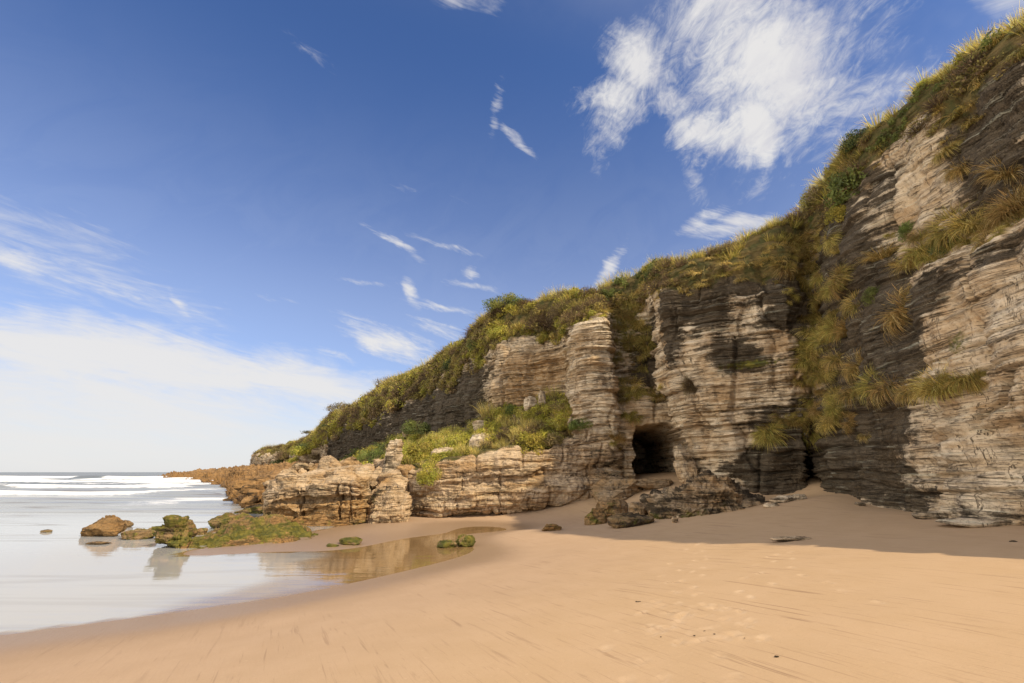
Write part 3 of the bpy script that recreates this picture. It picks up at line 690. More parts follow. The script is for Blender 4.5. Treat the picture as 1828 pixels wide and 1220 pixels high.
rock('reef', 'rounded dark mossy hump at the seaward end of the wide reef', 'reef', 398, 945, 78, 24, .6, 32, M_MOSSY, .8, .7, .3, .3, amp=1.1, group=G2, beds=0)

G3 = 'blocky rocks at the foot of the point'
lb_ = []
for pxx, ft, lt, mt, s1, t_ in ((470, 920, 905, 888, 875, 24), (480, 928, 904, 884, 868, 21.6), (492, 936, 900, 876, 860, 20.5), (530, 939, 898, 868, 852, 20.25), (570, 942, 895, 864, 846, 20.2), (605, 946, 892, 860, 842, 20.2), (632, 946, 890, 860, 843, 20.3), (646, 943, 890, 863, 848, 20.6), (652, 936, 892, 868, 854, 21.6), (655, 926, 892, 872, 858, 24)):
    s1 += 5 * math.sin(pxx * .09); mt += 3 * math.sin(pxx * .13)
    lb_.append([W(pxx, ft + 22, t_ + .1), W(pxx, ft, t_), W(pxx, ft - 14, t_ - .12), W(pxx, lt + 3, t_), W(pxx, lt - 2, t_ + .28), W(pxx, lt - 7, t_ - .12), W(pxx, mt + 3, t_ - .05), W(pxx, s1 + 3, t_ + 1.1), W(pxx, s1 - 4, t_ + 2.2), W(pxx, s1 - 3, t_ + 5)])
def lbmask(P, r, c, m):
    n = fbm(P * .7, 3); m[:, 0] = .12 + .5 * n; m[:, 1] = .55 * sst(3.2, 1.2, r) + .4 * n; m[:, 2] = .75 * sst(5.5, 2, r) + .25 + .4 * n; return m
def crackline(P, xs_, w=.07, dp=.35):
    d = 0 * P[:, 0]
    for x0 in xs_: d = d + np.exp(-((P[:, 0] - x0 + .25 * perlin(P * 1.1 + x0)) / w) ** 2)
    return -dp * d
o_, *_ = lattice_rock('boulder', lb_, [14, 20, 60, 60, 50, 40, 26, 16, 12], [6, 30, 36, 14, 14, 40, 40, 30, 20], M_ROCK, .8, .5, 13, mask_fn=lbmask, lump=.55, extra=lambda P, r, c: crackline(P, (-9.0, -7.35), .05, .22) * sst(7, 5.5, r))
tag(o_, 'big cracked layered block standing on the sand left of the gap', 'boulder', G3)
rock('boulder', 'pitted block with honeycomb face beside the dark gap', 'boulder', 682, 936, 72, 60, .9, 42, M_ROCK, .5, .2, .3, .4, t=20.6, group=G3, beds=.35, amp=1.2, sub=7)
rock('boulder', 'long yellow bench of rock at the foot of the cracked block', 'boulder', 560, 946, 120, 22, .5, 43, M_ORANGE, .65, .35, .1, .4, t=20.0, group=G3)
rock('boulder', 'thin bedded ledge behind the pitted block', 'boulder', 694, 903, 66, 55, .9, 44, M_ROCK, .5, .0, .15, .2, t=22.5, group=G3, beds=.25)
rock('boulder', 'sloping pale slab lying on top of the cracked block', 'boulder', 570, 880, 150, 42, .9, 45, M_ROCK, .6, 0, .1, .2, t=22.3, tilt=(.2, -.05, 0), group=G3, beds=.3)
rock('boulder', 'steeply tilted slab with slanting beds above the pale slab', 'boulder', 575, 856, 56, 34, .7, 46, M_ROCK, .55, 0, .15, .3, t=26, tilt=(0, .6, .2), group=G3, beds=.22)
rock('boulder', 'upright fan shaped slab next to the tilted slab', 'boulder', 627, 858, 56, 38, .7, 47, M_ROCK, .55, 0, .1, .3, t=26.5, tilt=(0, -.5, .1), group=G3, beds=.22)
rock('boulder', 'pale crumbly block left of the tilted slabs', 'boulder', 528, 862, 60, 30, .8, 48, M_ROCK, .55, 0, .15, .3, t=28, tilt=(0, -.3, 0), group=G3)
G4 = 'rusty ledges by the water'
rock('ledge', 'uppermost rusty ledge overhanging the sea', 'ledge', 452, 878, 92, 22, .9, 51, M_ORANGE, .55, 0, .4, .6, t=34, group=G4, beds=.3)
rock('ledge', 'orange pitted ledge in the middle of the rusty ledges', 'ledge', 462, 903, 110, 26, .8, 52, M_ORANGE, .6, 0, .2, .8, t=29, group=G4, beds=.3)
rock('ledge', 'dark flat slab resting on the mossy ledge', 'ledge', 458, 912, 56, 10, .7, 53, M_MOSSY, .6, 0, .9, 0, t=26.5, group=G4, beds=0)
rock('ledge', 'mossy ledge under the dark flat slab', 'ledge', 448, 924, 72, 16, .8, 54, M_MOSSY, .6, .7, .3, .3, t=25.5, group=G4)
rock('ledge', 'dark undercut ledge left of the pale slab', 'ledge', 520, 882, 66, 34, .8, 55, M_ORANGE, .55, 0, .7, .2, t=26, group=G4)

rock('standing_rock', 'grey upright finger of rock at the edge of the yellow bushes', 'standing rock', 692, 852, 30, 64, .9, 61, M_CLIFF, .3, 0, .45, 0, t=24, beds=.4, cut=3, sub=6, tilt=(0, .06, .4))
rock('boulder', 'orange angular boulder wedged over the dark gap', 'boulder', 716, 853, 36, 24, .9, 62, M_ROCK, .6, 0, 0, .8, t=23.6, beds=.2, sub=5)

G5 = 'boulders on the sand before the cave'
cb = []
for pxx, ft, t1, tp, bk, t_ in ((1158, 918, 914, 908, 900, 16.9), (1168, 922, 905, 888, 882, 16.3), (1195, 926, 900, 876, 870, 15.9), (1225, 928, 896, 866, 862, 15.6), (1262, 931, 888, 850, 850, 15.3), (1298, 932, 884, 853, 853, 15.2), (1330, 931, 894, 874, 872, 15.25), (1362, 929, 908, 898, 895, 15.4), (1380, 926, 917, 912, 908, 15.7), (1388, 922, 918, 915, 912, 16.2)):
    cb.append([W(pxx, ft + 22, t_ + .05), W(pxx, ft, t_), W(pxx, t1, t_ + .25), W(pxx, tp, t_ + .85), W(pxx, bk + 3, t_ + 1.6), W(pxx, bk + 30, t_ + 2.3)])
def cbmask(P, r, c, m):
    n = fbm(P * 1.3, 4); m[:, 0] = .42 + .5 * n + .2 * sst(2, 3.2, r); m[:, 1] = .55 * sst(2.6, 1.0, r) + .6 * fbm(P * 2.2 + 8, 3) - .1; m[:, 2] = .45 * sst(2.2, 1, r); return m
o_, *_ = lattice_rock('boulder', cb, [14, 30, 36, 44, 44, 40, 40, 24, 12], [6, 50, 50, 36, 20], M_BOULDER, .5, .3, 23, mask_fn=cbmask, lump=.22, extra=lambda P, r, c: .30 * (ridged(P * np.array([1.5, 1.5, 1.0]), 4) - .6) + .12 * (ridged(P * 4.2 + 3, 3) - .6) + .16 * fbm(P * 2.5, 3))
tag(o_, 'largest dark craggy boulder on the shaded sand before the cave', 'boulder', G5)
rock('boulder', 'wide rounded boulder at the right end of the layered outcrop', 'boulder', 1112, 897, 92, 40, .8, 73, M_BOULDER, .6, .1, .15, .35, group=G5, beds=.3)
rock('boulder', 'round ochre boulder below the wide rounded boulder', 'boulder', 1098, 924, 54, 32, .8, 74, M_BOULDER, .8, .25, .2, .6, group=G5, beds=0)
rock('boulder', 'small mossy ochre boulder on the edge of the sunlit sand', 'boulder', 1066, 937, 40, 24, .8, 75, M_MOSSY, .8, .5, .1, .5, group=G5, beds=0, sub=5)
rock('boulder', 'low flat dark rock in front of the boulders', 'boulder', 1132, 941, 78, 20, .5, 76, M_MOSSY, .7, .3, .5, .1, group=G5, beds=0)
rock('boulder', 'plain brown boulder between the round ochre one and the craggy one', 'boulder', 1146, 922, 40, 24, .8, 77, M_BOULDER, .8, .1, .4, .1, group=G5, beds=0, sub=5)
rock('boulder', 'low shelf of rubble across the mouth of the cave', 'boulder', 1176, 872, 104, 15, .6, 78, M_BOULDER, .6, 0, .15, .2, group=G5, beds=.2)
rock('boulder', 'small dark block at the left foot of the cave rubble', 'boulder', 1160, 897, 26, 14, .8, 79, M_BOULDER, .6, .1, .6, 0, group=G5, beds=0, sub=5)
rock('boulder', 'grey leaning slab at the right jamb of the cave', 'boulder', 1240, 866, 36, 72, .9, 80, M_CLIFF, .6, 0, .3, 0, t=20.2, tilt=(0, -.25, 0), beds=.3)

rr_ = np.random.default_rng(404)
GS = 'stones lying between the boulders and the cave'
for k in range(16):
    rock('stone', 'small loose stone on the sand between the boulders and the cave', 'stone', rr_.uniform(1085, 1215), rr_.uniform(880, 940), rr_.uniform(7, 17), rr_.uniform(5, 11), .8, 500 + k, M_ROCK, .7, .1, rr_.uniform(0, .5), .2, group=GS, sub=4, beds=0)
GS = 'rubble fallen at the foot of the shore outcrop'
for k in range(26):
    a_ = rr_.uniform(425, 720); b_ = rr_.uniform(0, 1)
    if k < 13: rock('stone', 'small block of rubble lying on the rusty platform or at its edge', 'stone', a_ * .55 + 190, 868 + 34 * b_, rr_.uniform(18, 46), rr_.uniform(10, 22), .8, 600 + k, M_ORANGE, .5, .1 * b_, rr_.uniform(0, .6), .5, t=26 + 9 * (1 - b_), group=GS, sub=5, beds=.16)
    else: rock('stone', 'angular block of rubble heaped above the cracked shore block', 'stone', 500 + (a_ - 425) * .72, 838 + 26 * b_, rr_.uniform(22, 48), rr_.uniform(14, 30), .8, 600 + k, M_ROCK, .45, 0, rr_.uniform(-.1, .4), .3, t=23.0 + 3 * (1 - b_), group='rubble heaped above the cracked shore block', sub=5, beds=.15, tilt=(rr_.normal(0, .3), rr_.normal(0, .5), rr_.uniform(0, 3)))
GS = 'dark scraps of weed on the sand'
for a_, b_, w_ in ((1140, 1077, 11), (1388, 1174, 9), (1258, 1128, 6), (1276, 1133, 5), (1240, 1136, 5), (1215, 1130, 4), (1305, 1108, 5), (1812, 969, 14), (1180, 1138, 4), (1330, 1140, 4)):
    rock('weed_scrap', 'tiny dark scrap of weed lying on the dry sand', 'weed', a_, b_, w_ * .8, w_ * .25, .6, int(a_), M_MOSSY, .8, .1, .9, 0, group=GS, sub=4, beds=0, amp=1.6)
GS = 'stones half buried along the foot of the right cliff'
for a_, b_, w_ in ((1538, 904, 20), (1690, 927, 70), (1775, 941, 120), (1405, 898, 44), (1380, 906, 24), (1430, 893, 30)):
    rock('stone', 'dark stone half buried along the foot of the right cliff', 'stone', a_, b_, w_, min(w_ * .3, 12), .6, int(a_ * 3), M_CLIFF, .7, .1, .6, 0, group=GS, sub=5, beds=0)
rock('flat_rock', 'thin dark flat rock showing through the shaded sand', 'rock', 1428, 966, 84, 5, .4, 81, M_ROCK, .8, .2, .45, .1, beds=0, tilt=(0, 0, .15), amp=2.2)
G6 = 'weedy stones in the wet sand'
rock('stone', 'dark weedy stone in the reflecting pool', 'stone', 622, 974, 42, 11, .7, 82, M_MOSSY, .8, .9, .4, 0, group=G6, beds=0, sub=5)
rock('stone', 'smallest weedy stone left of the dark one in the pool', 'stone', 590, 977, 22, 5, .7, 83, M_MOSSY, .8, .9, .4, 0, group=G6, beds=0, sub=4)
rock('stone', 'bright green weedy lump at the right end of the pool', 'stone', 828, 977, 32, 19, .8, 84, M_MOSSY, .8, 1.0, .2, 0, group=G6, beds=0, sub=5, amp=1.4)
rock('stone', 'low dark weedy stone beside the bright green lump', 'stone', 796, 979, 34, 11, .7, 85, M_MOSSY, .8, .8, .5, 0, group=G6, beds=0, sub=5)
rock('stone', 'little ochre stone alone on the sunlit sand below the outcrop', 'stone', 985, 949, 34, 11, .6, 86, M_MOSSY, .8, .4, .1, .7, group=G6, beds=0, sub=5)
G7 = 'pale rocks among the bushes'
for k, (px_, py_, w_, h_, lb) in enumerate(((800, 818, 60, 16, 'pale flat rock under the yellow bushes'), (868, 800, 58, 24, 'pale broken rock between the green and the yellow bushes'), (862, 770, 40, 16, 'pale ledge rock at the top of the left bushes'),
                                            (950, 728, 26, 18, 'white tooth shaped rock on the grassy terrace'), (968, 722, 12, 20, 'narrow white rock beside the tooth shaped rock'), (722, 776, 10, 14, 'small white pinnacle behind the yellow bushes'))):
    hit_t = {0: 25, 1: 25, 2: 27.5, 3: 25.8, 4: 25.8, 5: 34}[k]
    rock('rock', lb, 'rock', px_, py_, w_, h_ * 1.2, .8, 90 + k, M_CLIFF, .55, 0, -.2, .1, t=hit_t, group=G7, beds=.25, sub=5)

# ------------------------------------------------------------------ plants
BVH = BVHTree.FromPolygons(np.concatenate(SURF_V).tolist(), np.concatenate(SURF_F).tolist())
def hit(px, py):
    r = ray(px, py); r = r / np.linalg.norm(r)
    loc, n, i, d = BVH.ray_cast(Vector(EYE), Vector(r))
    if loc is None: return None, None, None
    n = np.array(n)
    if n @ r > 0: n = -n
    return np.array(loc), n, d

def leaves(r, n, shape, lobes, size, cols, spread=.35, inner=.7, asp=.45):
    """leaf-sized quads gathered in lobes; returns V, F, tint"""
    shape = np.array(shape)
    c = r.normal(size=(lobes, 3)); c /= np.linalg.norm(c, axis=1)[:, None]; c[:, 2] = np.abs(c[:, 2]) * .9 + .05
    c *= (r.uniform(.25, .72, lobes) ** .6)[:, None]; lr = r.uniform(.24, .46, lobes)
    k = r.integers(0, lobes, n)
    d = r.normal(size=(n, 3)); d /= np.linalg.norm(d, axis=1)[:, None]
    rad = lr[k] * (inner + (1 - inner) * r.random(n)) * (1 + .35 * r.random(n) ** 4)
    p = (c[k] + d * rad[:, None]); p = p * shape
    p[:, 2] = np.maximum(p[:, 2], -.1 * shape[2])
    nrm = d + r.normal(0, .55, (n, 3)); nrm[:, 2] += .35; nrm /= np.linalg.norm(nrm, axis=1)[:, None]
    a = r.normal(size=(n, 3)); a -= (a * nrm).sum(1)[:, None] * nrm; a /= np.linalg.norm(a, axis=1)[:, None]
    b = np.cross(nrm, a)
    s = size * r.uniform(.6, 1.4, n)[:, None]
    V = np.stack([p - a * s, p - b * s * asp + a * s * .1, p + a * s + nrm * s * .25, p + b * s * asp + a * s * .1], 1).reshape(-1, 3)
    Fq = np.arange(n * 4).reshape(n, 4)
    cols = np.array(cols); lobc = cols[r.integers(0, len(cols), lobes)]
    t = lobc[k] * .75 + cols[r.integers(0, len(cols), n)] * .25
    t *= r.uniform(.7, 1.35, n)[:, None]
    return V, Fq, np.repeat(t, 4, 0)

def blades(r, n, length, width, up, droop, cols, base=.12, seg=4, tip=1.2):
    az = r.uniform(0, 2 * np.pi, n); out = np.c_[np.cos(az), np.sin(az), 0 * az]
    b0 = out * (base * np.sqrt(r.random(n)))[:, None]
    L = length * r.uniform(.55, 1.15, n); tilt = r.uniform(.1, 1.0, n)
    d = out * tilt[:, None] + np.array([0, 0, 1.0]) * up; d /= np.linalg.norm(d, axis=1)[:, None]
    side = np.cross(d, np.array([0, 0, 1.0])) + 1e-4; side /= np.linalg.norm(side, axis=1)[:, None]
    side = side * .7 + r.normal(0, .5, (n, 3)); side /= np.linalg.norm(side, axis=1)[:, None]
    Vs = []; p = b0; step = L / seg
    cols = np.array(cols); c = cols[r.integers(0, len(cols), n)] * r.uniform(.4, 1.55, n)[:, None]
    Ts = []
    for k in range(seg + 1):
        w = width * (1 - .85 * k / seg) * r.uniform(.8, 1.2, n)
        Vs.append(np.stack([p - side * w[:, None], p + side * w[:, None]], 1)); Ts.append(np.stack([c * (.75 + (tip - .75) * k / seg)] * 2, 1))
        p = p + d * step[:, None]; d = d + np.array([0, 0, -1.0]) * (droop / seg) * (.6 + .8 * r.random(n))[:, None] + r.normal(0, .05, (n, 3)); d /= np.linalg.norm(d, axis=1)[:, None]
    V = np.stack(Vs, 1)                                  # n, seg+1, 2, 3
    T = np.stack(Ts, 1).reshape(-1, 3)
    base_i = np.arange(n)[:, None] * (seg + 1) * 2 + np.arange(seg)[None, :] * 2
    Fq = np.stack([base_i, base_i + 1, base_i + 3, base_i + 2], -1).reshape(-1, 4)
    return V.reshape(-1, 3), Fq, T

def twigs(r, n, shape, cols, w=.006):
    shape = np.array(shape); d = r.normal(size=(n, 3)); d[:, 2] = np.abs(d[:, 2]) + .2; d /= np.linalg.norm(d, axis=1)[:, None]
    p0 = d * shape * r.uniform(0, .5, n)[:, None]; p1 = d * shape * r.uniform(.75, 1.2, n)[:, None] + r.normal(0, .12, (n, 3)) * shape
    s = r.normal(size=(n, 3)); s -= (s * d).sum(1)[:, None] * d; s /= np.linalg.norm(s, axis=1)[:, None]
    V = np.stack([p0 - s * w, p0 + s * w, p1 + s * w * .4, p1 - s * w * .4], 1).reshape(-1, 3)
    cols = np.array(cols); t = cols[r.integers(0, len(cols), n)] * r.uniform(.7, 1.3, n)[:, None]
    return V, np.arange(n * 4).reshape(n, 4), np.repeat(t, 4, 0)

def merge(parts):
    V, Fq, T = [], [], []; o = 0
    for a, b, c in parts: V.append(a); Fq.append(b + o); T.append(c); o += len(a)
    return np.concatenate(V), np.concatenate(Fq), np.concatenate(T)

GREEN = [(.060, .072, .018), (.078, .092, .02), (.10, .11, .026), (.05, .06, .02)]
LIME = [(.20, .178, .026), (.155, .148, .023), (.24, .20, .038), (.115, .115, .02)]
YEL = [(.27, .225, .045), (.22, .20, .035), (.17, .18, .03), (.30, .23, .06)]
DARKG = [(.03, .045, .016), (.04, .06, .018), (.05, .06, .025)]
BROWN = [(.13, .09, .045), (.10, .07, .04), (.16, .11, .05), (.09, .085, .035)]
GOLD = [(.30, .20, .06), (.24, .155, .045), (.20, .14, .04), (.34, .24, .09), (.16, .13, .035)]
OLIVE = [(.125, .108, .027), (.155, .128, .033), (.19, .145, .04), (.095, .088, .022)]
STRAW = [(.40, .29, .11), (.34, .24, .08), (.28, .20, .06), (.22, .19, .045)]

def tussock(r, cols, n=800, L=.44, droop=2.9, up=.8, w=.0065):
    return merge([blades(r, n, L, w, up, droop, cols, .22, 5), blades(r, n // 5, L * .8, w, 1.0, .9, cols, .15, 4), twigs(r, 25, (.3, .3, .3), BROWN, .004)])
def bush(r, cols, n=3200, size=.035, lobes=22, shape=(.6, .6, .55), tw=80):
    return merge([leaves(r, n, shape, lobes, size, cols), twigs(r, tw, np.array(shape) * .9, BROWN)])
def dry_bush(r, n=900): return merge([twigs(r, n, (.6, .6, .5), [(.17, .115, .06), (.12, .085, .05), (.22, .15, .08)], .006), leaves(r, 1200, (.58, .58, .48), 16, .022, BROWN + OLIVE)])
def upright_grass(r, cols, n=260, L=.6): return blades(r, n, L, .0065, 1.6, .9, cols, .22)
for _l in (GREEN, LIME, YEL, DARKG, BROWN, GOLD, OLIVE, STRAW):
    for _i in range(len(_l)): _l[_i] = tuple(min(.6, c * (1.95 if _l in (GOLD, STRAW, YEL) else 1.6 if _l is DARKG else 2.2 if _l is BROWN else 2.3)) for c in _l[_i])
PR = np.random.default_rng(42)
PROTO = {
    'hang': [tussock(PR, GOLD), tussock(PR, GOLD, 520, .5, 2.0, 1.1), tussock(PR, GOLD + BROWN[2:], 600, .40, 3.4)] + [tussock(PR, GOLD + OLIVE, 560, .46, 3.1)],
    'olive': [tussock(PR, OLIVE + GOLD[1:3], 540, .45, 2.8) for _ in range(2)],
    'straw': [upright_grass(PR, STRAW) for _ in range(3)],
    'mixgrass': [upright_grass(PR, STRAW[1:] + LIME[1:] + OLIVE + GOLD[1:3]) for _ in range(3)],
    'green': [bush(PR, GREEN) for _ in range(3)],
    'lime': [bush(PR, LIME) for _ in range(3)],
    'yellow': [bush(PR, YEL + LIME) for _ in range(3)],
    'darkg': [bush(PR, DARKG + GREEN[:1]) for _ in range(2)],
    'dry': [dry_bush(PR) for _ in range(3)],
    'olivebush': [bush(PR, OLIVE + BROWN[:2]) for _ in range(3)],
}
LOW = {k: None for k in PROTO}
def thin(proto, keep, grow, r):
    """lighter copy of a clump for the dense cover: fewer, larger leaves/blades"""
    V, Fq, T = proto
    return V, Fq, T
PL = np.random.default_rng(77)
LOW = {
    'hang': [blades(PL, 170, .48, .011, .8, 2.8, GOLD, .2, 4) for _ in range(4)],
    'olive': [blades(PL, 160, .46, .011, .8, 2.7, OLIVE + GOLD[1:3], .2, 4) for _ in range(3)],
    'straw': [blades(PL, 110, .6, .011, 1.6, .9, STRAW, .24, 3) for _ in range(4)],
    'mixgrass': [blades(PL, 110, .55, .011, 1.6, .9, STRAW[1:] + LIME[1:] + OLIVE + GOLD[1:3], .24, 3) for _ in range(4)],
    'green': [merge([leaves(PL, 420, (.55, .55, .5), 12, .06, GREEN), twigs(PL, 25, (.5, .5, .5), BROWN, .008)]) for _ in range(4)],
    'lime': [merge([leaves(PL, 420, (.55, .55, .5), 12, .06, LIME), twigs(PL, 20, (.5, .5, .5), BROWN, .008)]) for _ in range(4)],
    'yellow': [merge([leaves(PL, 420, (.55, .55, .5), 12, .06, YEL + LIME), twigs(PL, 20, (.5, .5, .5), BROWN, .008)]) for _ in range(4)],
    'darkg': [leaves(PL, 420, (.55, .55, .5), 12, .06, DARKG + GREEN[:1]) for _ in range(3)],
    'dry': [merge([twigs(PL, 160, (.6, .6, .5), [(.17, .115, .06), (.12, .085, .05), (.22, .15, .08)], .010), leaves(PL, 240, (.55, .55, .45), 10, .045, BROWN + OLIVE)]) for _ in range(4)],
    'olivebush': [merge([leaves(PL, 420, (.55, .55, .5), 12, .06, OLIVE + BROWN[:2]), twigs(PL, 40, (.55, .55, .5), BROWN, .008)]) for _ in range(4)],
}

def frame(n, lean, az, r):
    up = np.array([0, 0, 1.0]) * (1 - lean) + n * lean; up /= np.linalg.norm(up)
    a = np.array([math.cos(az), math.sin(az), 0]); a -= (a @ up) * up; a /= np.linalg.norm(a); b = np.cross(up, a)
    return np.stack([a, b, up], 1)

def cover(name, items, label=None, kind='stuff'):
    """one mesh of dense plant cover; items = (kind, position, normal, scale, lean)"""
    r = np.random.default_rng(len(items)); out = []
    for k, p, n, s, lean in items:
        pr = LOW[k][r.integers(0, len(LOW[k]))]; M = frame(n, lean, r.uniform(0, 6.28), r)
        sc = s * np.array([r.uniform(.85, 1.2), r.uniform(.85, 1.2), r.uniform(.8, 1.15)])
        out.append(((pr[0] * sc) @ M.T + p, pr[1], pr[2] * r.uniform(.75, 1.25)))
    V, Fq, T = merge(out)
    o = mesh_from(name, V, Fq, M_LEAF, {'tint': T}, smooth=False); tag(o, label, None, None, kind)
    return o

# dense cover of the cliff top
P, N_, r_, c_ = CL['P'], CL['N'], CL['r'], CL['c']
Gd_ = P.reshape(CL['R'], CL['Cn'], 3)
e1 = np.linalg.norm(np.gradient(Gd_, axis=1), axis=2); e2 = np.linalg.norm(np.gradient(Gd_, axis=0), axis=2)
area = (e1 * e2).ravel()
dcam = np.linalg.norm(P - EYE, axis=1)
vis = (dcam < 190) & (P[:, 1] > 3)
veg = sst(4.25, 4.75, r_ - .42 * sst(6.3, 5.0, c_) + .9 * fbm(P * .35 + 2, 4)) * sst(6.95, 6.4, r_)
wgt = veg * vis * area / np.maximum(dcam, 14) ** 1.55
rs = np.random.default_rng(5)
ncov = int(3600 * Q)
idx = rs.choice(len(P), ncov, p=wgt / wgt.sum())
kn = fbm(P[idx] * .22 + 30, 3); kn2 = fbm(P[idx] * .8 + 60, 2)
grass_items, scrub_items, far_items = [], [], []
for i, a, b in zip(idx, kn, kn2):
    d = dcam[i]; s = (.55 + .9 * rs.random() ** 2) * np.clip(d / 26, .8, 2.6); x = rs.random(); rr_ = r_[i]
    if d < 30 and c_[i] < 14:
        if rr_ > 5.75: k = 'straw' if x < .5 else ('mixgrass' if x < .8 else ('dry' if x < .93 else 'lime'))
        elif rr_ > 5.2: k = ('mixgrass', 'hang', 'dry', 'olive', 'green')[int(np.clip((a * 2.2 + .5) * 5 + rs.normal(0, 1), 0, 4))]
        else: k = ('hang', 'olive', 'dry', 'olivebush', 'hang')[int(np.clip((a * 2.2 + .5) * 5 + rs.normal(0, 1.2), 0, 4))]
    else:
        w_ = (a * 2.4 + .5) * 6 + rs.normal(0, 1.1)
        if rr_ > 5.5: k = ('olivebush', 'straw', 'lime', 'mixgrass', 'yellow', 'dry')[int(np.clip(w_, 0, 5))]
        else: k = ('dry', 'olivebush', 'yellow', 'lime', 'mixgrass', 'olivebush')[int(np.clip(w_, 0, 5))]
    p = P[i] - N_[i] * .05 * s
    (grass_items if k in ('straw', 'mixgrass', 'hang', 'olive') else scrub_items).append((k, p, N_[i], s * (.9 if k in ('straw', 'mixgrass') else .8), .35))
cover('cliff_grass', grass_items, 'dry golden grass covering the cliff top')
cover('cliff_scrub', scrub_items, 'low brown and green scrub covering the cliff slopes')

# cover of the terrace
dT = np.linalg.norm(TP - EYE, axis=1)
wT = sst(.9, 1.4, Tr) * (.6 + .8 * np.clip(fbm(TP * .6, 3) + .3, 0, 1)) / np.maximum(dT, 20) ** .8 * (Tc < 6.9) * np.where(Tc < .9, .1, 1)
it = rs.choice(len(TP), int(620 * Q), p=wT / wT.sum())
items = []
for i in it:
    pxx, pyy, _ = proj(TP[i:i + 1]); x = rs.random(); a = fbm(TP[i:i + 1] * .5 + 9, 2)[0] + rs.normal(0, .12)
    if pxx[0] < 700: k = 'lime' if x < .3 else ('green' if x < .75 else 'dry')
    elif pxx[0] < 830: k = 'yellow' if x < .62 else ('lime' if x < .75 else 'straw')
    else: k = ('straw', 'yellow', 'dry', 'lime', 'mixgrass', 'yellow')[int(np.clip((a * 2.2 + .5) * 6, 0, 5))]
    items.append((k, TP[i], np.array([0, -.5, .85]), (.5 + .5 * rs.random()) * np.clip(dT[i] / 26, .8, 2.2), .4))
cover('terrace_scrub', items, 'yellow and green scrub spreading over the terrace')

# plants that can be told apart
MESH = {}
TS = 1.4
def plant(name, label, cat, kind, px, py, size, lean=.45, group=None, squash=(1, 1, 1), var=0, t=None, push=.0, az=None):
    if name == 'grass_tussock' and px > 1050: size = size * TS
    if t is None:
        p, n, d = hit(px, py)
        if p is None: return None
    else: p, n = W(px, py, t), np.array([0, -.4, .9])
    key = (kind, var % len(PROTO[kind]))
    if key not in MESH:
        V, Fq, T = PROTO[kind][key[1]]
        o = mesh_from(name, V, Fq, M_LEAF, {'tint': T}, smooth=False); MESH[key] = o.data
    else:
        o = bpy.data.objects.new(name, MESH[key]); C.objects.link(o)
    r = np.random.default_rng(int(px * 7 + py)); M = frame(n, lean, r.uniform(0, 6.28) if az is None else az, r)
    sc = np.array(squash) * size
    M4 = Matrix.Identity(4)
    for i in range(3):
        for j in range(3): M4[i][j] = M[i, j] * sc[j]
    q = p - n * (.08 * size) + n * push
    for i in range(3): M4[i][3] = q[i]
    o.matrix_world = M4
    tag(o, label, cat, group)
    return o

GT = 'dry grass tussocks hanging on the dark rock face'
big_t = (
    (1608, 560, 1.25, 'largest shaggy golden tussock alone on the dark face, right of a round leafy plant'),
    (1572, 458, .85, 'golden tussock on bare black rock above the round leafy plant'),
    (1585, 690, 1.15, 'bright golden tussock at the left end of the green grassy ledge'),
    (1530, 700, 1.15, 'broad drooping tussock just left of the bright golden one'),
    (1528, 655, 1.0, 'pale tussock standing above the broad drooping tussock'),
    (1512, 590, .9, 'narrow tussock hanging below the round leafy plant'),
    (1528, 545, .95, 'long pale tussock touching the left side of the round leafy plant'),
    (1490, 705, .9, 'tussock at the lower left of the hanging tussocks'),
    (1518, 758, .65, 'lowest small tussock hanging on the dark face'),
    (1630, 470, .9, 'tussock below the creeping leafy plant'),
    (1545, 778, .45, 'tiny tussock on bare rock beneath the hanging tussocks'),
    (1425, 440, 1.0, 'topmost golden tussock at the head of the gully'),
    (1422, 500, 1.0, 'golden tussock hanging below the topmost one in the gully'),
    (1455, 475, .8, 'small tussock right of the gully head on black rock'),
    (1710, 145, .9, 'tussock under the cliff edge at the upper right'),
    (1690, 270, .7, 'small tussock in the crack of the pale upper rock'),
    (1720, 300, .75, 'tussock on the ledge below the crack in the pale upper rock'),
    (1800, 310, .8, 'tussock near the frame edge on the upper ledge'),
    (1515, 290, 1.0, 'long golden tussock hanging beside the tall green bush'),
)
for k, (a, b, s, lb) in enumerate(big_t):
    plant('grass_tussock', lb, 'tussock', 'hang', a, b, s, .5, GT, var=k)
small = [(1408, 540), (1440, 530), (1462, 560), (1448, 600), (1470, 610), (1440, 650), (1475, 655), (1490, 640), (1455, 690), (1480, 745), (1450, 720), (1432, 745), (1410, 755), (1390, 762), (1370, 770), (1500, 740), (1490, 560), (1478, 520), (1400, 480), (1380, 470), (1415, 460), (1445, 420), (1500, 500),
         (1460, 740), (1620, 690), (1650, 688), (1690, 684), (1720, 680), (1745, 682), (1560, 690), (1540, 640), (1650, 420), (1700, 410), (1740, 400), (1780, 385), (1815, 375), (1600, 470), (1660, 460), (1590, 420), (1405, 520), (1100, 640), (1115, 590), (1130, 650), (1105, 700), (1135, 700), (1150, 610), (1105, 560), (1125, 540), (1140, 580), (1095, 790), (1105, 800)]
def inside(poly, n, r):
    poly = np.array(poly, float); out = []
    while len(out) < n:
        q = r.uniform(poly.min(0), poly.max(0)); c = False; j = len(poly) - 1
        for i in range(len(poly)):
            if (poly[i, 1] > q[1]) != (poly[j, 1] > q[1]) and q[0] < (poly[j, 0] - poly[i, 0]) * (q[1] - poly[i, 1]) / (poly[j, 1] - poly[i, 1]) + poly[i, 0]: c = not c
            j = i
        if c: out.append(tuple(q))
    return out
rg = np.random.default_rng(31)
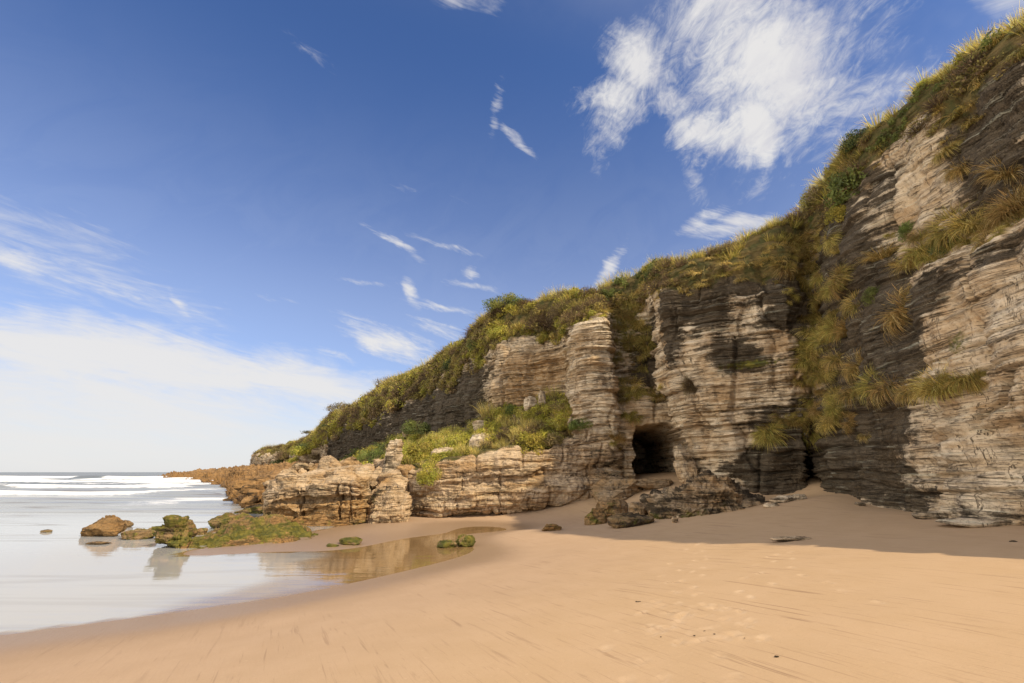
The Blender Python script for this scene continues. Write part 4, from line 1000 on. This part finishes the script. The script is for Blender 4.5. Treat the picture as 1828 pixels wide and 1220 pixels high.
small += inside([(1385, 440), (1430, 420), (1500, 420), (1500, 560), (1490, 760), (1440, 780), (1428, 640), (1420, 540)], 70, rg)
small += inside([(1350, 760), (1420, 735), (1450, 740), (1440, 775), (1370, 785)], 10, rg)
small += inside([(1090, 520), (1150, 510), (1165, 600), (1185, 700), (1150, 740), (1105, 760), (1098, 640)], 46, rg)
small += inside([(1640, 440), (1828, 360), (1828, 400), (1660, 480)], 20, rg)
small += inside([(1600, 700), (1740, 672), (1750, 690), (1610, 715)], 12, rg)
for k, (a, b) in enumerate(small):
    kind = 'olive' if k % 3 else 'hang'
    pl_ = 'gully' if a < 1500 and a > 1360 else ('chute' if a < 1200 else 'ledge')
    lb = {'gully': 'one of the shaggy grass tussocks filling the gully beside the corner', 'chute': 'one of the hanging grass clumps in the green chute above the cave', 'ledge': 'one of the grass clumps lining the ledges of the right cliff'}[pl_]
    plant('grass_tussock', lb, 'tussock', kind, a, b, .28 + .85 * rs.random() ** 1.8, .5, {'gully': 'grass tussocks filling the gully', 'chute': 'grass clumps in the chute above the cave', 'ledge': 'grass clumps lining the ledges'}[pl_], var=k)

B = lambda *a, **k: plant('bush', *a, **k)
B('tall bright green bush on the shoulder of the right cliff', 'bush', 'green', 1515, 345, 1.5, .5, None, (1, 1, 1.2))
B('dark green bush at the skyline above the tall bright green bush', 'bush', 'darkg', 1530, 255, .9, .4)
B('brown grey bush hanging left of the tall green bush', 'bush', 'olivebush', 1455, 360, 1.3, .5)
B('olive bush between the tall green bush and the gully', 'bush', 'olivebush', 1480, 310, 1.1, .5, var=1)
B('green bush draped under the tall green bush', 'bush', 'lime', 1500, 385, .8, .5, var=1)
plant('leafy_plant', 'small round dark leafy plant on bare black rock among the tussocks', 'plant', 'green', 1556, 530, .5, .6, None, var=1)
plant('leafy_plant', 'creeping leafy plant on the broken ledge of the right cliff', 'plant', 'green', 1690, 430, .6, .6, None, (1.5, 1, .6), var=2)
plant('leafy_plant', 'upright leafy plant left of the creeping plant', 'plant', 'green', 1620, 415, .55, .6, None, var=0)
plant('leafy_plant', 'lime green plant in the grass at the upper cliff edge', 'plant', 'lime', 1650, 155, .45, .4, None, var=0)
B('dry twiggy bush clinging to the middle buttress', 'bush', 'dry', 1232, 690, .75, .6)
B('dry grey bush on the skyline near the middle of the cliff top', 'bush', 'dry', 1300, 450, 1.0, .3, var=1)
B('bare twiggy bush sticking up on the skyline over the chute', 'bush', 'dry', 1100, 505, 1.0, .2, var=2)
B('large brown twiggy bush draped over the golden bedded cliff', 'bush', 'dry', 970, 585, 2.0, .4, None, (1.3, 1, 1))
B('second brown twiggy bush beneath the skyline left of the pillar', 'bush', 'dry', 1005, 560, 1.6, .4, var=1)
B('small green bush on the lip of the golden bedded cliff', 'bush', 'lime', 970, 605, .8, .5, var=2)
B('lime bush below the windswept tree', 'bush', 'lime', 893, 600, 1.5, .4, var=0)
B('green bush hanging left of the windswept tree', 'bush', 'green', 850, 618, 1.5, .4, var=1)
B('dark bush on the shaded corner of the far cliff', 'bush', 'darkg', 808, 655, 1.7, .4)
B('dark green round bush at the foot of the shaded far cliff', 'bush', 'green', 742, 768, 1.7, .3, None, (1.3, 1, .9), t=33, var=2)
B('bright lime bush spilling over the middle of the layered outcrop', 'bush', 'lime', 950, 800, 1.6, .4, None, (1, .8, 1), var=1)
B('olive bush right of the bright lime bush on the outcrop', 'bush', 'olivebush', 985, 790, 1.2, .4, var=2)
B('green bush above the bright lime bush', 'bush', 'green', 915, 735, 1.1, .4, var=0)
B('green bush at the foot of the pale pillar', 'bush', 'green', 1035, 760, .9, .4, var=1)
B('large yellow bush on the left end of the outcrop', 'bush', 'yellow', 752, 815, 1.7, .4, var=0)
B('yellow green bush next to the upright finger of rock', 'bush', 'yellow', 728, 822, 1.2, .4, var=1)
B('low yellow bush spilling down toward the dark gap', 'bush', 'yellow', 765, 850, 1.1, .5, var=2)
B('lime bush right of the large yellow bush', 'bush', 'lime', 815, 795, 1.2, .4, var=2)
B('deep green bush on the slope left of the upright finger of rock', 'bush', 'green', 662, 825, 1.8, .3, None, (1.2, 1, 1.1), t=34, var=1)
B('green yellow bush above the deep green slope bush', 'bush', 'lime', 665, 812, 1.6, .3, None, t=38, var=0)
plant('grass_tussock', 'thick yellow grass clump at the top of the terrace beside the pillar', 'tussock', 'mixgrass', 985, 715, 1.5, .3, None, var=1)
plant('grass_tussock', 'golden grass clump on the right shoulder of the outcrop', 'tussock', 'hang', 1098, 785, .9, .4, None, var=1)
plant('grass_tussock', 'orange dry grass clump at the left head of the terrace', 'tussock', 'straw', 870, 742, 1.8, .3, None, var=1)
# headland
for k, (a, b, s, kd, lb) in enumerate(((545, 808, 6.0, 'lime', 'bright lime bush covering the side of the far headland'), (530, 826, 4.5, 'lime', 'low lime bush near the platform under the headland'), (560, 798, 5.0, 'green', 'green bush between the headland and the dark far cliff'),
                                       (512, 815, 4.5, 'olivebush', 'olive bush in the middle of the headland'), (500, 826, 3.0, 'darkg', 'dark bush in the hollow of the headland'), (570, 818, 4.0, 'dry', 'brown bush at the foot of the far dark cliff'), (485, 802, 5.0, 'mixgrass', 'grassy cap on the tip of the headland'))):
    B(lb, 'bush', kd, a, b, s, .35, None, (1.2, 1, .75), var=k, t=(110, 116, 111, 124, 123, 100, 150)[k])

# trees on the skyline: a trunk with limbs and a crown of leaf sprays
def tube(pts, rad, k=7):
    V, Fq = [], []
    for i, (p, r0) in enumerate(zip(pts, rad)):
        a = pts[min(i + 1, len(pts) - 1)] - pts[max(i - 1, 0)]; a = a / np.linalg.norm(a)
        u = np.cross(a, [.3, 1, .2]); u /= np.linalg.norm(u); v = np.cross(a, u)
        for j in range(k):
            th = 2 * np.pi * j / k; V.append(p + r0 * (u * math.cos(th) + v * math.sin(th)))
    for i in range(len(pts) - 1):
        for j in range(k): Fq.append((i * k + j, i * k + (j + 1) % k, (i + 1) * k + (j + 1) % k, (i + 1) * k + j))
    return np.array(V), np.array(Fq)
BARK = NT('bark'); _g = BARK.n('ShaderNodeNewGeometry'); _nn = BARK.noise(BARK.map(_g.outputs['Position'], (6, 6, 1.5)), 2.0, 5)
BARK.l(BARK.bsdf(BARK.mix(_nn, (.07, .05, .035), (.20, .16, .12)), .9, .2, BARK.bump(_nn, .6, .03)).outputs[0], BARK.out.inputs[0]); M_BARK = BARK.m
def tree(name, label, px, py, t, h, crown, cols, n, leaf, sweep=(0, 0), seed=1):
    r = np.random.default_rng(seed); base = W(px, py, t)
    root = bpy.data.objects.new(name, None); C.objects.link(root); root.location = base; tag(root, label, 'tree', 'wind bent trees on the skyline')
    tip = np.array([sweep[0] * h, sweep[1] * h, h * .72]); tr = [np.zeros(3) - np.array([0, 0, .5]), tip * .35 + np.array([.05 * h, 0, 0]), tip * .7, tip]
    parts = [tube(tr, [.055 * h, .045 * h, .03 * h, .015 * h])]
    for k in range(7):
        a = tr[1] + (tip - tr[1]) * r.uniform(0, .9); d = np.array([r.normal(), r.normal(), r.uniform(.2, .9)]); d /= np.linalg.norm(d)
        parts.append(tube([a, a + d * h * .22 + np.array([0, 0, .02]), a + d * h * .42 * np.array([crown[0], crown[1], 1]) + np.array([sweep[0] * .1 * h, 0, .08 * h])], [.022 * h, .014 * h, .006 * h], 5))
    V, Fq = [], []; o = 0
    for a, b in parts: V.append(a); Fq.append(b + o); o += len(a)
    mesh_from('trunk', np.concatenate(V), np.concatenate(Fq), M_BARK, parent=root)
    Vc, Fc, Tc_ = leaves(r, n, np.array(crown) * h, 26, leaf, cols, inner=.45)
    mesh_from('crown', Vc + tip * .78, Fc, M_LEAF, {'tint': Tc_}, smooth=False, parent=root)
tree('windswept_tree', 'dense windswept tree with a slanting crown on the cliff skyline', 910, 590, 32.2, 2.7, (.66, .55, .40), DARKG + GREEN[:2] + OLIVE[:1], 6500, .055, (-.06, 0), 3)
tree('windswept_tree', 'open crowned tree at the seaward end of the dark far cliff', 614, 752, 88, 3.6, (.75, .6, .42), DARKG + OLIVE + BROWN, 2200, .10, (-.25, 0), 4)
tree('windswept_tree', 'small tree leaning out below the open crowned tree', 586, 782, 82, 2.6, (.6, .5, .4), DARKG + OLIVE, 1300, .10, (-.35, 0), 5)
tree('windswept_tree', 'tiny wind bent tree on the headland skyline', 548, 785, 118, 2.6, (.95, .6, .3), BROWN + DARKG, 900, .12, (.3, 0), 6)
tree('windswept_tree', 'thin leafless tree on the slope skyline of the far cliff', 672, 702, 62, 2.2, (.5, .4, .35), BROWN, 420, .05, (.1, 0), 7)

# ------------------------------------------------------------------ light and sky
SUN_EL, SUN_AZ = math.radians(41), math.radians(128)      # sun behind the camera, over the right shoulder
sv = Vector((math.sin(SUN_AZ) * math.cos(SUN_EL), math.cos(SUN_AZ) * math.cos(SUN_EL), math.sin(SUN_EL)))
sl = bpy.data.lights.new('sun', 'SUN'); sl.energy = 3.0; sl.angle = math.radians(.5); sl.color = (1, .86, .64)
so = bpy.data.objects.new('sun', sl); C.objects.link(so); so.rotation_euler = sv.to_track_quat('Z', 'Y').to_euler(); so.location = (20, -20, 30)

w = bpy.data.worlds.new('World'); S.world = w; w.use_nodes = True
t = NT.__new__(NT); t.t = w.node_tree; t.t.nodes.clear(); t.out = t.n('ShaderNodeOutputWorld')
sky = t.n('ShaderNodeTexSky', sky_type='NISHITA'); sky.sun_disc = False; sky.sun_elevation = SUN_EL; sky.sun_rotation = SUN_AZ
sky.air_density = 1.0; sky.dust_density = .6; sky.ozone_density = 3.0; sky.altitude = 0
tc = t.n('ShaderNodeTexCoord'); Dv = tc.outputs['Generated']
def vdot(a, vec):
    x = t.n('ShaderNodeVectorMath', operation='DOT_PRODUCT'); t.l(a, x.inputs[0]); x.inputs[1].default_value = vec; return x.outputs['Value']
def warp(scale, amt, detail=4):
    n = t.n('ShaderNodeTexNoise'); t.l(Dv, n.inputs['Vector']); n.inputs['Scale'].default_value = scale; n.inputs['Detail'].default_value = detail; n.inputs['Roughness'].default_value = .6
    a = t.n('ShaderNodeVectorMath', operation='SUBTRACT'); t.l(n.outputs['Color'], a.inputs[0]); a.inputs[1].default_value = (.5, .5, .5)
    b = t.n('ShaderNodeVectorMath', operation='SCALE'); t.l(a.outputs[0], b.inputs[0]); b.inputs['Scale'].default_value = amt
    c = t.n('ShaderNodeVectorMath', operation='ADD'); t.l(Dv, c.inputs[0]); t.l(b.outputs[0], c.inputs[1]); return c.outputs[0]
W1 = warp(4.5, .20, 7); W2 = warp(11, .045, 6); W3 = warp(3.0, .14, 6)
def fibres(px, py, ang, s1, s2, seed, dist=1.2, rough=.62):
    """cirrus fibre noise running one way across a part of the sky"""
    c = ray(px, py); c = c / np.linalg.norm(c); th = math.radians(ang)
    e = ray(px + 10 * math.cos(th), py - 10 * math.sin(th)); e /= np.linalg.norm(e); e = e - (e @ c) * c; e /= np.linalg.norm(e); g = np.cross(c, e)
    cm = t.n('ShaderNodeCombineXYZ'); t.l(t.math('MULTIPLY', vdot(Dv, tuple(e)), s1), cm.inputs[0]); t.l(t.math('MULTIPLY', vdot(Dv, tuple(g)), s2), cm.inputs[1]); cm.inputs[2].default_value = seed
    return t.noise(cm.outputs[0], 1.0, 9, rough, dist)
def patch(px, py, a, b, ang, wgt, wv):
    """soft place of cloud round one direction of the sky: half length a, half width b"""
    c = ray(px, py); L = np.linalg.norm(c); c = c / L; th = math.radians(ang)
    e = ray(px + 10 * math.cos(th), py - 10 * math.sin(th)); e /= np.linalg.norm(e); e = e - (e @ c) * c; e /= np.linalg.norm(e); g = np.cross(c, e)
    ua = vdot(wv, tuple(e / (a / F / L))); ub = vdot(wv, tuple(g / (b / F / L)))
    r2 = t.math('ADD', t.math('MULTIPLY', ua, ua), t.math('MULTIPLY', ub, ub))
    m = t.ramp(t.math('SQRT', r2), 1.5, .0, 0, wgt)
    return t.math('MULTIPLY', m, t.math('GREATER_THAN', vdot(wv, tuple(c)), 0.2))
def family(noise, places, lo, hi, k=.8, fine=None):
    global total
    M = None
    for a in places:
        m = patch(*a); M = m if M is None else t.math('MAXIMUM', M, m)
    if fine is not None: noise = t.math('ADD', noise, t.math('MULTIPLY', t.math('SUBTRACT', fine, .5), .55))
    f = t.ramp(t.math('ADD', noise, t.math('MULTIPLY', M, k)), lo, hi)
    f = t.math('MULTIPLY', f, t.ramp(M, .02, .4))
    total = f if total is None else t.math('SUBTRACT', 1.0, t.math('MULTIPLY', t.math('SUBTRACT', 1.0, total), t.math('SUBTRACT', 1.0, f)))
total = None
family(fibres(1200, 180, 60, 6.5, 9, 1.0, .9), ((1140, 120, 110, 95, 70, 1.0, W1), (1085, 200, 105, 85, 20, 1.0, W1), (1180, 200, 95, 70, 0, .8, W1), (1420, 120, 240, 160, 60, .95, W1), (1070, 290, 60, 40, 85, .62, W2), (1350, 60, 250, 190, 70, 1.0, W1), (1245, 255, 105, 62, -15, 1.0, W1), (1330, 250, 90, 75, 30, 1.0, W1), (1085, 175, 85, 62, 0, 1.0, W1), (1065, 255, 70, 62, 85, .72, W1), (1130, 80, 80, 50, 75, .7, W1), (1480, 170, 240, 190, 40, .68, W1), (1240, 335, 70, 30, -70, .6, W2)),   .80, 1.34, .8, fibres(1200, 180, 50, 20, 38, 5.0, 2.2, .68))
family(fibres(760, 480, -20, 6, 40, 2.0, 1.0), ((1255, 395, 60, 22, 25, .8, W2), (1310, 402, 110, 26, 6, .95, W2), (1085, 478, 75, 20, 55, .85, W2), (890, 190, 75, 16, 80, .62, W2), (928, 250, 65, 15, -50, .75, W2), (700, 430, 85, 13, -30, .78, W2), (775, 432, 110, 11, -16, .7, W2),
    (735, 522, 46, 16, -68, .85, W2), (790, 550, 85, 13, -12, .8, W2), (700, 615, 130, 44, -20, 1.0, W2), (785, 590, 90, 20, -20, .7, W2), (840, 488, 24, 14, -20, .8, W2), (845, 512, 90, 12, -10, .7, W2), (660, 503, 75, 10, -8, .65, W2), (750, 345, 120, 18, -14, .5, W2), (480, 540, 80, 14, -6, .5, W2), (545, 90, 100, 20, -38, .48, W2), (600, 640, 60, 12, -15, .7, W2),
    (20, 462, 70, 26, -10, .85, W2), (322, 550, 44, 14, -55, .75, W2), (235, 525, 130, 14, -18, .6, W2)), .80, 1.42, .8, fibres(760, 480, -24, 22, 80, 6.0, 1.6, .65))
family(fibres(250, 600, -14, 3.5, 17, 3.0, 1.0), ((815, 8, 110, 40, -20, .7, W3), (1800, 0, 130, 40, -10, .8, W3), (130, 440, 380, 110, -25, .66, W3), (230, 635, 460, 95, -11, 1.15, W3), (560, 690, 320, 80, -8, 1.0, W3), (100, 740, 700, 150, 0, 1.0, W3)), .76, 1.38, .8, fibres(250, 600, -12, 9, 46, 7.0, 1.5, .65))
el = t.n('ShaderNodeSeparateXYZ'); t.l(Dv, el.inputs[0])
veil = t.math('MAXIMUM', t.ramp(el.outputs[2], .26, .01, 0, .93), t.ramp(el.outputs[2], .74, .12, 0, .30))                  # thin veil thickening to the horizon
inv = t.math('MULTIPLY', t.math('SUBTRACT', 1.0, total), t.math('SUBTRACT', 1.0, veil)); total = t.math('SUBTRACT', 1.0, inv)
total = t.math('MULTIPLY', total, .95)
blue = t.mix(1.0, sky.outputs[0], (.50, .635, .885), 'MULTIPLY')
CLOUD = 4.65
cn = t.math('MAXIMUM', t.ramp(fibres(1250, 150, 40, 9, 12, 9.0, 1.0, .6), .32, .62), t.ramp(el.outputs[2], .50, .30))
cc_ = t.mix(cn, (CLOUD * .84, CLOUD * .83, CLOUD * .88), (CLOUD * 1.03, CLOUD * 1.01, CLOUD * .99))
skyc = t.mix(total, blue, cc_)
# bright broken veil behind camera and overhead, added unseen to lift the shade
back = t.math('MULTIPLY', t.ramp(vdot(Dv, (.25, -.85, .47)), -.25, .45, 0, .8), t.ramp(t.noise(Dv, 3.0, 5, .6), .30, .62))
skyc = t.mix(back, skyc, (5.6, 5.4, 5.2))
side = t.math('MULTIPLY', t.ramp(vdot(Dv, (-.92, -.38, .06)), .55, .88, 0, .92), t.ramp(t.noise(Dv, 2.0, 4, .6), .25, .5))  # low glow out of view at left, added to fill the shaded wall
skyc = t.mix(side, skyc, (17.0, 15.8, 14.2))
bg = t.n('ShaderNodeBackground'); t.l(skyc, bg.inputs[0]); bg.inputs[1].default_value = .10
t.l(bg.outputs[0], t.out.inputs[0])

# ------------------------------------------------------------------ camera and view
cam = bpy.data.cameras.new('camera'); cam.sensor_width = 36; cam.lens = F / 1828 * 36; cam.clip_end = 20000; cam.clip_start = .05
co = bpy.data.objects.new('camera', cam); C.objects.link(co); co.location = EYE; co.rotation_euler = (math.pi / 2 + PITCH, 0, 0)
S.camera = co
S.view_settings.view_transform = 'Standard'; S.view_settings.look = 'None'; S.view_settings.gamma = 1; S.view_settings.exposure = .80
S.cycles.use_denoising = True; S.cycles.max_bounces = 5; S.cycles.diffuse_bounces = 3; S.cycles.glossy_bounces = 2; S.cycles.transmission_bounces = 2
